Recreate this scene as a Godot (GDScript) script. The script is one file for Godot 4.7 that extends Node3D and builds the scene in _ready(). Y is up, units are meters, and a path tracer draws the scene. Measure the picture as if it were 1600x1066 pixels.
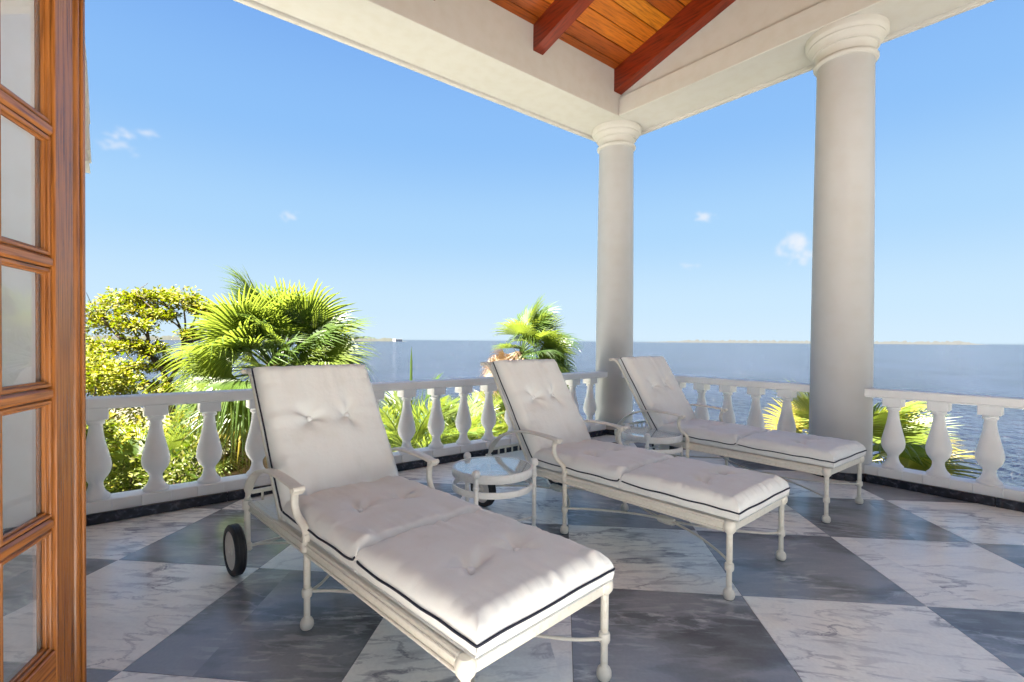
extends Node3D

# ---------------------------------------------------------------- look
const EXPO := 12.0          # the photograph is exposed for the shade
const EYE := 1.352
const SUN_FROM := Vector3(-0.42, 0.90, 0.06)

# small clouds: direction, half-width, half-height, weight, seed
const CLOUDS := [
	[Vector3(0.0098, 0.3074, -0.9515), 0.019, 0.010, 0.7, 1.3], [Vector3(0.0421, 0.3159, -0.9478), 0.021, 0.008, 0.45, 4.1], [Vector3(0.0068, 0.2892, -0.9572), 0.028, 0.011, 0.5, 7.7],
	[Vector3(0.249, 0.2215, -0.9429), 0.018, 0.013, 0.5, 9.2], [Vector3(0.8454, 0.2307, -0.4817), 0.026, 0.011, 0.6, 12.4], [Vector3(0.9237, 0.1639, -0.3464), 0.042, 0.036, 0.95, 15.9],
	[Vector3(0.8465, 0.1451, -0.5123), 0.022, 0.008, 0.35, 18.6]]

var rng := RandomNumberGenerator.new()
var M := {}

# ---------------------------------------------------------------- naming
var taken := {}

func numbered(called: String) -> String:
	if not taken.has(called):
		taken[called] = 0
		return called
	taken[called] += 1
	return "%s_%03d" % [called, taken[called]]

func tag(o: Node, label: String, category: String, group := "", kind := "") -> Node:
	if label: o.set_meta("label", label)
	if category: o.set_meta("category", category)
	if group: o.set_meta("group", group)
	if kind: o.set_meta("kind", kind)
	return o

func thing(called: String, label: String, category: String, at := Vector3.ZERO, turn := 0.0, group := "") -> Node3D:
	var o := Node3D.new()
	o.name = numbered(called)
	add_child(o)
	o.position = at
	o.rotation.y = turn
	tag(o, label, category, group)
	return o

func part(called: String, mesh: Mesh, mat: Material, parent: Node = null) -> MeshInstance3D:
	var o := MeshInstance3D.new()
	o.mesh = mesh
	o.material_override = mat
	if parent == null:
		o.name = numbered(called)
		add_child(o)
	else:
		var nm := called
		var k := 0
		while parent.has_node(NodePath(nm)):
			k += 1
			nm = "%s_%03d" % [called, k]
		o.name = nm
		parent.add_child(o)
	return o

func struct(called: String, mesh: Mesh, mat: Material, label := "") -> MeshInstance3D:
	var o := part(called, mesh, mat)
	tag(o, label, "", "", "structure")
	return o

# ---------------------------------------------------------------- mesh building (counter-clockwise seen from outside; flipped on output)
func begin() -> SurfaceTool:
	var st := SurfaceTool.new()
	st.begin(Mesh.PRIMITIVE_TRIANGLES)
	st.set_smooth_group(-1)
	return st

func done(st: SurfaceTool) -> ArrayMesh:
	st.generate_normals()
	return st.commit()

func tri(st: SurfaceTool, a: Vector3, b: Vector3, c: Vector3) -> void:
	st.add_vertex(a); st.add_vertex(c); st.add_vertex(b)

func quad(st: SurfaceTool, a: Vector3, b: Vector3, c: Vector3, d: Vector3) -> void:
	tri(st, a, b, c); tri(st, a, c, d)

func tri_out(st: SurfaceTool, a: Vector3, b: Vector3, c: Vector3, out: Vector3) -> void:
	if (b - a).cross(c - a).dot(out) >= 0.0: tri(st, a, b, c)
	else: tri(st, a, c, b)

func quad_out(st: SurfaceTool, a: Vector3, b: Vector3, c: Vector3, d: Vector3, out: Vector3) -> void:
	tri_out(st, a, b, c, out); tri_out(st, a, c, d, out)

func box(st: SurfaceTool, at: Vector3, size: Vector3, bev := 0.004, turn := Basis()) -> void:
	var h := size * 0.5
	bev = minf(bev, minf(h.x, minf(h.y, h.z)) * 0.45)
	st.set_smooth_group(-1)
	var P := func(a: int, s: Vector3) -> Vector3:
		var v := Vector3()
		for k in 3:
			v[k] = s[k] * (h[k] if k == a else h[k] - bev)
		return at + turn * v
	for a in 3:
		var b := (a + 1) % 3
		var c := (a + 2) % 3
		for s in [-1.0, 1.0]:
			var q := []
			for e in [[-1, -1], [1, -1], [1, 1], [-1, 1]]:
				var sg := Vector3(); sg[a] = s; sg[b] = e[0]; sg[c] = e[1]
				q.append(P.call(a, sg))
			var o := Vector3(); o[a] = s
			quad_out(st, q[0], q[1], q[2], q[3], turn * o)
		for s1 in [-1.0, 1.0]:          # edges between faces a and b, running along c
			for s2 in [-1.0, 1.0]:
				var lo := Vector3(); lo[a] = s1; lo[b] = s2; lo[c] = -1.0
				var hi := lo; hi[c] = 1.0
				var o2 := Vector3(); o2[a] = s1; o2[b] = s2
				quad_out(st, P.call(a, lo), P.call(a, hi), P.call(b, hi), P.call(b, lo), turn * o2)
	for x in [-1.0, 1.0]:
		for y in [-1.0, 1.0]:
			for z in [-1.0, 1.0]:
				var s3 := Vector3(x, y, z)
				tri_out(st, P.call(0, s3), P.call(1, s3), P.call(2, s3), turn * s3)

func box_mesh(at: Vector3, size: Vector3, bev := 0.004, turn := Basis()) -> ArrayMesh:
	var st := begin()
	box(st, at, size, bev, turn)
	return done(st)

func span(lo: Vector3, hi: Vector3, bev := 0.004) -> ArrayMesh:
	return box_mesh((lo + hi) * 0.5, hi - lo, bev)

# profile: [radius, height] from bottom to top, turned round y; sharp profile corners keep an edge
func lathe(st: SurfaceTool, prof: Array, segs := 24, xf := Transform3D(), base_group := 1) -> void:
	var group := base_group
	for i in prof.size() - 1:
		if i > 0:
			var d0 := Vector2(prof[i][0] - prof[i - 1][0], prof[i][1] - prof[i - 1][1]).normalized()
			var d1 := Vector2(prof[i + 1][0] - prof[i][0], prof[i + 1][1] - prof[i][1]).normalized()
			if d0.dot(d1) < 0.8: group += 1
		st.set_smooth_group(group)
		for k in segs:
			var a := TAU * k / segs
			var b := TAU * (k + 1) / segs
			var p0 := xf * Vector3(cos(a) * prof[i][0], prof[i][1], sin(a) * prof[i][0])
			var p1 := xf * Vector3(cos(b) * prof[i][0], prof[i][1], sin(b) * prof[i][0])
			var p2 := xf * Vector3(cos(b) * prof[i + 1][0], prof[i + 1][1], sin(b) * prof[i + 1][0])
			var p3 := xf * Vector3(cos(a) * prof[i + 1][0], prof[i + 1][1], sin(a) * prof[i + 1][0])
			if prof[i][0] > 0.00001: tri(st, p0, p2, p1)
			if prof[i + 1][0] > 0.00001: tri(st, p0, p3, p2)

func lathe_mesh(prof: Array, segs := 24, xf := Transform3D()) -> ArrayMesh:
	var st := begin()
	lathe(st, prof, segs, xf)
	return done(st)

# a closed cross-section (Vector2: side, up) swept along a path; up is carried along
func sweep(st: SurfaceTool, path: PackedVector3Array, sec: PackedVector2Array, up := Vector3.UP, smooth := true, taper := [], closed := false, group := 50) -> void:
	var n := path.size()
	var m := sec.size()
	var rings := []
	for i in n:
		var prev := path[(i - 1 + n) % n] if closed or i > 0 else path[i]
		var next := path[(i + 1) % n] if closed or i < n - 1 else path[i]
		var t := (next - prev).normalized()
		var side := t.cross(up)
		if side.length() < 0.001: side = t.cross(Vector3(0.01, 0.0, 1.0))
		side = side.normalized()
		var u := side.cross(t).normalized()
		var k: float = taper[i] if taper.size() > i else 1.0
		var r := PackedVector3Array()
		for q in sec: r.append(path[i] + side * q.x * k + u * q.y * k)
		rings.append(r)
	var last := n if closed else n - 1
	for i in last:
		var r0: PackedVector3Array = rings[i]
		var r1: PackedVector3Array = rings[(i + 1) % n]
		for j in m:
			st.set_smooth_group(group if smooth else group + j)
			var j2 := (j + 1) % m
			quad(st, r0[j], r0[j2], r1[j2], r1[j])
	if not closed:
		st.set_smooth_group(-1)
		for j in range(1, m - 1):
			tri(st, rings[0][0], rings[0][j + 1], rings[0][j])
			tri(st, rings[n - 1][0], rings[n - 1][j], rings[n - 1][j + 1])

func circle(r: float, k := 8) -> PackedVector2Array:
	var a := PackedVector2Array()
	for i in k: a.append(Vector2(cos(TAU * i / k), sin(TAU * i / k)) * r)
	return a

func rect(w: float, h: float, bev := 0.003) -> PackedVector2Array:
	var x := w * 0.5
	var y := h * 0.5
	return PackedVector2Array([Vector2(x, -y + bev), Vector2(x, y - bev), Vector2(x - bev, y), Vector2(-x + bev, y), Vector2(-x, y - bev), Vector2(-x, -y + bev), Vector2(-x + bev, -y), Vector2(x - bev, -y)])

func curve(points: Array, steps := 6, closed := false) -> PackedVector3Array:      # Catmull-Rom
	var out := PackedVector3Array()
	var n := points.size()
	var last := n if closed else n - 1
	for i in last:
		var p0: Vector3 = points[(i - 1 + n) % n] if closed or i > 0 else points[0] * 2.0 - points[1]
		var p1: Vector3 = points[i]
		var p2: Vector3 = points[(i + 1) % n]
		var p3: Vector3 = points[(i + 2) % n] if closed or i < n - 2 else points[n - 1] * 2.0 - points[n - 2]
		for k in steps:
			out.append(p1.cubic_interpolate(p2, p0, p3, float(k) / steps))
	if not closed: out.append(points[n - 1])
	return out

func tube(points: PackedVector3Array, r: float, k := 8, up := Vector3.UP, taper := [], closed := false) -> ArrayMesh:
	var st := begin()
	sweep(st, points, circle(r, k), up, true, taper, closed)
	return done(st)

func prism(st: SurfaceTool, poly: PackedVector2Array, lo: float, hi: float, to3: Callable) -> void:   # polygon (2-D) pushed from lo to hi; to3(p, h) gives the point
	st.set_smooth_group(-1)
	var idx := Geometry2D.triangulate_polygon(poly)
	var mid: Vector3 = Vector3()
	for p in poly: mid += to3.call(p, (lo + hi) * 0.5)
	mid /= poly.size()
	var up: Vector3 = to3.call(poly[0], hi) - to3.call(poly[0], lo)
	for i in range(0, idx.size(), 3):
		tri_out(st, to3.call(poly[idx[i]], hi), to3.call(poly[idx[i + 1]], hi), to3.call(poly[idx[i + 2]], hi), up)
		tri_out(st, to3.call(poly[idx[i]], lo), to3.call(poly[idx[i + 1]], lo), to3.call(poly[idx[i + 2]], lo), -up)
	var cw := 0.0
	for i in poly.size(): cw += poly[i].cross(poly[(i + 1) % poly.size()])
	for i in poly.size():
		var a := poly[i]
		var b := poly[(i + 1) % poly.size()]
		var nrm := Vector2(b.y - a.y, a.x - b.x) * signf(cw)
		var o: Vector3 = to3.call((a + b) * 0.5 + nrm, lo) - to3.call((a + b) * 0.5, lo)
		quad_out(st, to3.call(a, lo), to3.call(b, lo), to3.call(b, hi), to3.call(a, hi), o)

# ---------------------------------------------------------------- textures
func noise(seed_: int, freq: float, octaves := 4, kind := FastNoiseLite.FRACTAL_FBM, warp := 0.0, warp_freq := 0.01) -> FastNoiseLite:
	var n := FastNoiseLite.new()
	n.seed = seed_
	n.noise_type = FastNoiseLite.TYPE_SIMPLEX_SMOOTH
	n.frequency = freq
	n.fractal_type = kind
	n.fractal_octaves = octaves
	if warp > 0.0:
		n.domain_warp_enabled = true
		n.domain_warp_amplitude = warp
		n.domain_warp_frequency = warp_freq
		n.domain_warp_fractal_octaves = 3
	return n

func gray(n: FastNoiseLite, w: int, h: int, W := 0, H := 0) -> PackedByteArray:
	var im := n.get_image(w, h, false, false, true)
	im.convert(Image.FORMAT_L8)
	if W: im.resize(W, H, Image.INTERPOLATE_CUBIC)
	return im.get_data()

func seamless(n: FastNoiseLite, w: int, h: int, W := 0, H := 0) -> PackedByteArray:
	var im := n.get_seamless_image(w, h, false, false, 0.15, true)
	im.convert(Image.FORMAT_L8)
	if W: im.resize(W, H, Image.INTERPOLATE_CUBIC)
	return im.get_data()

func tex_rgb(size: int, data: PackedByteArray) -> ImageTexture:
	return ImageTexture.create_from_image(Image.create_from_data(size, size, false, Image.FORMAT_RGB8, data))

func marble(seed_: int, base: Color, warm: Color, vein: Color, thin: Color, strength: float, cloud: float) -> ImageTexture:
	var S := 1024
	var clouds := gray(noise(seed_, 0.006, 5, FastNoiseLite.FRACTAL_FBM, 40.0, 0.006), 512, S, S, S)
	var big := gray(noise(seed_ + 1, 0.0032, 4, FastNoiseLite.FRACTAL_FBM, 60.0, 0.008), 420, S, S, S)
	var small := gray(noise(seed_ + 2, 0.010, 4, FastNoiseLite.FRACTAL_FBM, 30.0, 0.02), 330, S, S, S)
	var mask := gray(noise(seed_ + 3, 0.0035, 3), S, S)
	var grain := gray(noise(seed_ + 4, 0.12, 3), S, S)
	var strokes := gray(noise(seed_ + 5, 0.045, 4, FastNoiseLite.FRACTAL_FBM, 8.0, 0.03), 210, S, S, S)
	var out := PackedByteArray()
	out.resize(S * S * 3)
	for i in S * S:
		var c: float = clouds[i] / 255.0
		var m: float = clampf((mask[i] / 255.0 - 0.35) * 2.2, 0.0, 1.0)
		var v1: float = 1.0 - absf(big[i] / 127.5 - 1.0) * 16.0
		var v2: float = 1.0 - absf(small[i] / 127.5 - 1.0) * 11.0
		var f: float = maxf(v1, 0.0) * (0.35 + 0.65 * m) + maxf(v2, 0.0) * m * 0.55
		f = clampf(f * strength, 0.0, 1.0)
		var g: float = (grain[i] / 255.0 - 0.5) * 0.05
		var k: float = strokes[i] / 255.0
		f = clampf(f + clampf((k - 0.6) * 2.6, 0.0, 0.34) * (0.2 + m), 0.0, 1.0)
		var w: float = clampf(c * 1.6 - 0.4, 0.0, 1.0)
		var d: float = 1.0 - cloud * maxf(0.0, 0.55 - c) + g
		var e: float = clampf((c - 0.62) * 2.5, 0.0, 1.0) * m
		var r: float = lerpf(lerpf(base.r, warm.r, w), thin.r, e * 0.5) * d
		var gg: float = lerpf(lerpf(base.g, warm.g, w), thin.g, e * 0.5) * d
		var b: float = lerpf(lerpf(base.b, warm.b, w), thin.b, e * 0.5) * d
		out[i * 3] = int(clampf(lerpf(r, vein.r, f), 0.0, 1.0) * 255.0)
		out[i * 3 + 1] = int(clampf(lerpf(gg, vein.g, f), 0.0, 1.0) * 255.0)
		out[i * 3 + 2] = int(clampf(lerpf(b, vein.b, f), 0.0, 1.0) * 255.0)
	return tex_rgb(S, out)

func ramp(cols: Array, offs: Array) -> Gradient:
	var g := Gradient.new()
	g.colors = PackedColorArray(cols)
	g.offsets = PackedFloat32Array(offs)
	return g

func noise_tex(n: FastNoiseLite, g: Gradient, size := 512, seamless_ := true) -> NoiseTexture2D:
	var t := NoiseTexture2D.new()
	t.width = size; t.height = size
	t.noise = n
	t.seamless = seamless_
	t.color_ramp = g
	t.normalize = true
	t.generate_mipmaps = false
	return t

func bump_tex(n: FastNoiseLite, size := 512) -> NoiseTexture2D:
	return noise_tex(n, ramp([Color.BLACK, Color.WHITE], [0.0, 1.0]), size)

func normal_tex(n: FastNoiseLite, strength: float, size := 512) -> NoiseTexture2D:
	var t := NoiseTexture2D.new()
	t.width = size; t.height = size
	t.noise = n
	t.seamless = true
	t.as_normal_map = true
	t.bump_strength = strength
	t.generate_mipmaps = false
	return t

func lin(r: float, g: float, b: float) -> Color:      # a real-world base colour
	return Color(r, g, b).linear_to_srgb()

func mat(called: String, c: Color, rough: float, spec := 0.5) -> StandardMaterial3D:
	var m := StandardMaterial3D.new()
	m.resource_name = called
	m.albedo_color = c
	m.roughness = rough
	m.metallic_specular = spec
	M[called] = m
	return m

func tri_uv(m: StandardMaterial3D, scale: Vector3, world := false) -> void:
	m.uv1_triplanar = true
	m.uv1_world_triplanar = world
	m.uv1_scale = scale

func materials() -> void:
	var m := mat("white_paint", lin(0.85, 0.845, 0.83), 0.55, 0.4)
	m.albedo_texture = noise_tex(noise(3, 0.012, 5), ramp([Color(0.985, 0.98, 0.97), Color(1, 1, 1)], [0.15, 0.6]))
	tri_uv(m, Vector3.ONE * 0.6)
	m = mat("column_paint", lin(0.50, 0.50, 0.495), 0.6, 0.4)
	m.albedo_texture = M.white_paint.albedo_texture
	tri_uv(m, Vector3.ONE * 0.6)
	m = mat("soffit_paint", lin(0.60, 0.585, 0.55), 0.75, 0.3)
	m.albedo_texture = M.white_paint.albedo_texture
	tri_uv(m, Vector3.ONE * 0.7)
	# marble
	m = mat("white_marble", Color.WHITE, 0.27, 0.42)
	m.albedo_texture = marble(21, Color(0.955, 0.965, 0.955), Color(0.965, 0.955, 0.92), Color(0.56, 0.565, 0.59), Color(0.84, 0.845, 0.85), 0.8, 0.16)
	m = mat("dark_marble", Color.WHITE, 0.25, 0.45)
	m.albedo_texture = marble(57, Color(0.53, 0.545, 0.57), Color(0.59, 0.605, 0.625), Color(0.80, 0.81, 0.82), Color(0.66, 0.675, 0.69), 0.55, 0.6)
	var rt := bump_tex(noise(60, 0.008, 5))
	rt.color_ramp = ramp([Color(0.65, 0.65, 0.65), Color(1.25, 1.25, 1.25)], [0.2, 0.85])
	for k in ["white_marble", "dark_marble"]:
		M[k].roughness_texture = rt
		M[k].roughness_texture_channel = BaseMaterial3D.TEXTURE_CHANNEL_RED
	m = mat("grout", lin(0.16, 0.155, 0.15), 0.9)
	m = mat("black_marble", lin(0.9, 0.9, 0.9), 0.22)
	m.albedo_texture = noise_tex(noise(71, 0.011, 5, FastNoiseLite.FRACTAL_RIDGED, 25.0, 0.02), ramp([Color(0.10, 0.11, 0.14), Color(0.15, 0.16, 0.2), Color(0.24, 0.25, 0.3), Color(0.42, 0.43, 0.46)], [0.0, 0.62, 0.82, 1.0]))
	tri_uv(m, Vector3.ONE * 1.3)
	# wood: grain along x, y or z
	var g1 := noise_tex(noise(81, 0.014, 5, FastNoiseLite.FRACTAL_FBM, 22.0, 0.01), ramp([Color(0.62, 0.58, 0.55), Color(0.86, 0.84, 0.82), Color(0.96, 0.95, 0.95), Color(1, 1, 1)], [0.05, 0.34, 0.6, 0.9]))
	var gb := bump_tex(noise(82, 0.04, 4))
	for k in [["plank_wood", Color(0.64, 0.18, 0.009), Vector3(0.35, 5.0, 5.0), 0.38], ["plank_wood_red", Color(0.43, 0.095, 0.008), Vector3(0.33, 5.5, 5.5), 0.38], ["plank_wood_gold", Color(0.70, 0.24, 0.013), Vector3(0.37, 4.6, 4.6), 0.38],
			["rafter_wood", Color(0.25, 0.028, 0.006), Vector3(4.0, 4.0, 0.4), 0.36], ["door_wood_tall", Color(0.30, 0.105, 0.02), Vector3(11.0, 0.35, 11.0), 0.27], ["door_wood_wide", Color(0.33, 0.115, 0.022), Vector3(0.4, 11.0, 11.0), 0.27]]:
		m = mat(k[0], lin(k[1].r, k[1].g, k[1].b), k[3])
		m.albedo_texture = g1
		m.heightmap_enabled = true
		m.heightmap_texture = gb
		m.heightmap_scale = 0.05
		tri_uv(m, k[2])
	m = mat("plank_gap", lin(0.02, 0.01, 0.006), 0.9)
	# furniture
	m = mat("cream_metal", lin(0.74, 0.70, 0.61), 0.42)
	m.albedo_texture = noise_tex(noise(90, 0.02, 5), ramp([Color(0.95, 0.94, 0.92), Color(1, 1, 1)], [0.1, 0.45]))
	tri_uv(m, Vector3.ONE * 2.5)
	m = mat("white_metal", lin(0.78, 0.77, 0.74), 0.4)
	m.albedo_texture = M.cream_metal.albedo_texture
	tri_uv(m, Vector3.ONE * 2.0)
	m = mat("fabric", lin(0.79, 0.79, 0.76), 0.9, 0.25)
	m.albedo_texture = noise_tex(noise(95, 0.006, 5, FastNoiseLite.FRACTAL_FBM, 30.0, 0.01), ramp([Color(0.982, 0.975, 0.965), Color(0.995, 0.99, 0.988), Color(1, 1, 1)], [0.1, 0.35, 0.7]))
	m.heightmap_enabled = true
	m.heightmap_texture = bump_tex(noise(96, 0.035, 5, FastNoiseLite.FRACTAL_FBM, 10.0, 0.03))
	m.heightmap_scale = 0.10
	m.rim_enabled = true
	m.rim = 0.25
	tri_uv(m, Vector3.ONE * 1.7)
	mat("navy_piping", lin(0.012, 0.014, 0.03), 0.75)
	m = mat("button_cloth", lin(0.86, 0.86, 0.84), 0.5)
	mat("tyre_rubber", lin(0.018, 0.018, 0.02), 0.6)
	m = mat("wheel_disc", lin(0.70, 0.65, 0.57), 0.5)
	mat("foot_pad", lin(0.03, 0.03, 0.03), 0.7)
	m = mat("table_glass", Color(0.90, 0.95, 0.94, 0.30), 0.03)
	m.transparency = BaseMaterial3D.TRANSPARENCY_ALPHA
	m = mat("door_glass", Color(0.8, 0.86, 0.9, 0.10), 0.015)
	m.transparency = BaseMaterial3D.TRANSPARENCY_ALPHA
	# plants
	for k in [["fan_green", Color(0.031, 0.057, 0.009)], ["fan_dark", Color(0.018, 0.038, 0.008)], ["fan_yellow", Color(0.115, 0.092, 0.010)], ["fan_lime", Color(0.054, 0.076, 0.010)], ["fan_dead", Color(0.26, 0.17, 0.085)], ["fan_rust", Color(0.15, 0.062, 0.016)], ["fan_pale", Color(0.30, 0.22, 0.155)]]:
		m = mat(k[0], lin(k[1].r, k[1].g, k[1].b), 0.42, 0.4)
		m.backlight_enabled = true
		m.backlight = Color(0.46, 0.52, 0.17) if not k[0] in ["fan_dead", "fan_rust", "fan_pale"] else Color(0.3, 0.25, 0.15)
	for k in [["leaf_yellow", Color(0.225, 0.205, 0.016)], ["leaf_green", Color(0.085, 0.095, 0.011)], ["leaf_deep", Color(0.035, 0.05, 0.008)]]:
		m = mat(k[0], lin(k[1].r, k[1].g, k[1].b), 0.5, 0.4)
		m.backlight_enabled = true
		m.backlight = Color(0.75, 0.85, 0.2)
		m.vertex_color_use_as_albedo = true
	m = mat("bark", lin(0.12, 0.085, 0.06), 0.9)
	m.albedo_texture = noise_tex(noise(110, 0.03, 5), ramp([Color(0.45, 0.42, 0.4), Color(1, 1, 1)], [0.25, 0.75]))
	tri_uv(m, Vector3(2, 0.6, 2))
	m = mat("fibre", lin(0.14, 0.085, 0.04), 0.95)
	m.albedo_texture = noise_tex(noise(111, 0.03, 5), ramp([Color(0.4, 0.36, 0.3), Color(1, 1, 1)], [0.25, 0.75]))
	tri_uv(m, Vector3(5, 0.7, 5))
	# land and water
	m = mat("paving", lin(0.50, 0.50, 0.49), 0.9)
	m = mat("sand", lin(0.13, 0.12, 0.085), 0.95)
	m.albedo_texture = noise_tex(noise(120, 0.02, 6), ramp([Color(0.6, 0.62, 0.5), Color(1, 1, 1)], [0.25, 0.7]))
	tri_uv(m, Vector3.ONE * 0.25, true)
	m = mat("sea", lin(0.0085, 0.0115, 0.0245), 0.10, 0.5)
	m.normal_enabled = true
	m.normal_texture = normal_tex(noise(131, 0.014, 5, FastNoiseLite.FRACTAL_FBM, 20.0, 0.01), 16.0, 1024)
	m.normal_scale = 1.8
	tri_uv(m, Vector3(0.035, 0.035, 0.06), true)
	m.detail_enabled = true            # darker streaks painted into the colour, standing in for wave slope and reflection
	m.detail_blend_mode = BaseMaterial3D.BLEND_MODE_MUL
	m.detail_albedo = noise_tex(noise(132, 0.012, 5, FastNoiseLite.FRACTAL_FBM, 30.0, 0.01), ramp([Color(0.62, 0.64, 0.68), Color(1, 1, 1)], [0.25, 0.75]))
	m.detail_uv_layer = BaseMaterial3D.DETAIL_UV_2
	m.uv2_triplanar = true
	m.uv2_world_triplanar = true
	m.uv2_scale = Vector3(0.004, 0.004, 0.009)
	m = mat("shallows", lin(0.045, 0.10, 0.11), 0.12)
	m.normal_enabled = true
	m.normal_texture = M.sea.normal_texture
	tri_uv(m, Vector3(0.1, 0.1, 0.1), true)
	m = mat("far_land", lin(0.019, 0.022, 0.022), 0.95)
	mat("hazy_white", lin(0.4, 0.4, 0.4), 0.9)
	mat("near_land", lin(0.020, 0.023, 0.018), 0.95)
	m = mat("far_beach", lin(0.6, 0.55, 0.45), 0.95)
	m = mat("bounce_stone", lin(0.60, 0.59, 0.57), 0.8)
	m = mat("roof_tile", lin(0.4, 0.25, 0.17), 0.8)

# ---------------------------------------------------------------- sky
func sky_texture() -> ImageTexture:
	var W := 2048
	var H := 1024
	var im := Image.create(W, H, false, Image.FORMAT_RGBF)
	var n1 := noise(201, 1.0, 5, FastNoiseLite.FRACTAL_FBM, 0.0)
	var k := 1.0 / EXPO
	var keys := [0.0, 4.0, 12.0, 22.0, 36.0, 60.0, 90.0]
	var cols := [Vector3(0.68, 0.86, 1.0), Vector3(0.61, 0.825, 1.0), Vector3(0.43, 0.695, 0.99), Vector3(0.28, 0.545, 0.955), Vector3(0.175, 0.39, 0.865), Vector3(0.12, 0.29, 0.72), Vector3(0.10, 0.24, 0.62)]
	var data := PackedFloat32Array()
	data.resize(W * H * 3)
	var sun := SUN_FROM.normalized()
	# small clouds seen in the photograph: direction, half-width (azimuth, elevation), weight
	var puffs := CLOUDS
	for y in H:
		var el := (0.5 - (y + 0.5) / H) * PI
		var eld := rad_to_deg(el)
		var base: Vector3
		if eld <= 0.0:
			base = Vector3(0.36, 0.46, 0.56)
		else:
			for i in 6:
				if eld <= keys[i + 1]:
					base = (cols[i] as Vector3).lerp(cols[i + 1], smoothstep(0.0, 1.0, (eld - keys[i]) / (keys[i + 1] - keys[i])) * 0.5 + (eld - keys[i]) / (keys[i + 1] - keys[i]) * 0.5)
					break
		var ce := cos(el)
		for x in W:
			var az := ((x + 0.5) / W) * TAU        # 0 looks along -z, a quarter turn along +x
			var d := Vector3(sin(az) * ce, sin(el), -cos(az) * ce)
			var c := base
			if eld > 0.0:
				var s := maxf(0.0, d.dot(sun))
				c = c.lerp(Vector3(1.0, 1.0, 1.0), 0.42 * pow(s, 6.0))
				if eld < 75.0:
					# a thin broken cloud deck stands over the land behind the house
					var back := smoothstep(0.1, 0.8, -(d.x * 0.632 - d.z * 0.775) / maxf(ce, 0.05)) * smoothstep(2.0, 9.0, eld) * (1.0 - smoothstep(52.0, 74.0, eld))
					if back > 0.0:
						var q := d / (d.y + 0.22)
						var v := n1.get_noise_3d(q.x * 1.5, q.z * 1.5, 3.0) * 0.5 + 0.5
						c = c.lerp(Vector3(0.80, 0.83, 0.87) * (0.75 + 0.4 * v), back * smoothstep(0.36, 0.66, v))
					for p in puffs:
						var pd: Vector3 = p[0]
						if d.dot(pd) > 0.985:
							var rt := Vector3(-pd.z, 0, pd.x).normalized()
							var up := pd.cross(rt) * -1.0
							var u: float = d.dot(rt) / p[1]
							var w: float = d.dot(up) / p[2]
							var f: float = 1.0 - sqrt(u * u + w * w)
							f += n1.get_noise_3d(u * 1.1 + p[4], w * 1.0, p[4] * 2.0) * 1.1
							f = smoothstep(0.1, 1.2, f) * p[3]
							if f > 0.0: c = c.lerp(Vector3(0.97, 0.96, 0.98), f)
			var o := (y * W + x) * 3
			data[o] = c.x * k; data[o + 1] = c.y * k; data[o + 2] = c.z * k
	im.set_data(W, H, false, Image.FORMAT_RGBF, data.to_byte_array())
	return ImageTexture.create_from_image(im)

# ---------------------------------------------------------------- the terrace
const TILE := 0.9122
const R2 := 0.70710678

func tiles() -> void:
	var edge := PackedVector2Array([Vector2(5.715, -4.64), Vector2(-4.4, -4.64), Vector2(-4.4, -1.2), Vector2(2.2, 5.4), Vector2(5.715, 5.4)])
	var st := begin()
	prism(st, edge, -0.30, -0.005, func(p, h): return Vector3(p.x, h, p.y))
	var fl := struct("floor", done(st), M.grout, "polished checkerboard terrace floor of white and blue grey marble")
	var lay := noise(5, 1.0, 1)
	for i in range(-8, 10):
		for j in range(-3, 9):
			var u0 := 0.0552 + TILE * i + 0.0017
			var v0 := 2.7255 + TILE * j + 0.0017
			var e := TILE - 0.0034
			var sq := PackedVector2Array()
			for c in [[0, 0], [1, 0], [1, 1], [0, 1]]:
				var u: float = u0 + e * c[0]
				var v: float = v0 + e * c[1]
				sq.append(Vector2((u + v) * R2, (u - v) * R2))
			for piece in Geometry2D.intersect_polygons(sq, edge):
				if piece.size() < 3: continue
				var t := begin()
				var white := posmod(i + j, 2) == 0
				var off := Vector2(rng.randf(), rng.randf())
				var rot := (rng.randi() % 2) * PI + rng.randf_range(-0.2, 0.2) - PI * 0.25
				var put := func(p: Vector2, h: float) -> void:
					var q := p.rotated(rot) * 0.36 + off
					t.set_uv(q)
					t.add_vertex(Vector3(p.x, h, p.y))
				var idx := Geometry2D.triangulate_polygon(piece)
				var top := rng.randf_range(-0.0004, 0.0004)
				for k in range(0, idx.size(), 3):
					var a := piece[idx[k]]
					var b := piece[idx[k + 1]]
					var c2 := piece[idx[k + 2]]
					if (b - a).cross(c2 - a) < 0.0:
						var sw := b
						b = c2
						c2 = sw
					put.call(a, top); put.call(b, top); put.call(c2, top)
				for k in piece.size():
					var a := piece[k]
					var b := piece[(k + 1) % piece.size()]
					for q in [[a, top], [b, top], [b, -0.012], [a, top], [b, -0.012], [a, -0.012]]: put.call(q[0], q[1])
				t.generate_normals()
				part("tile", t.commit(), M.white_marble if white else M.dark_marble, fl)

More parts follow.
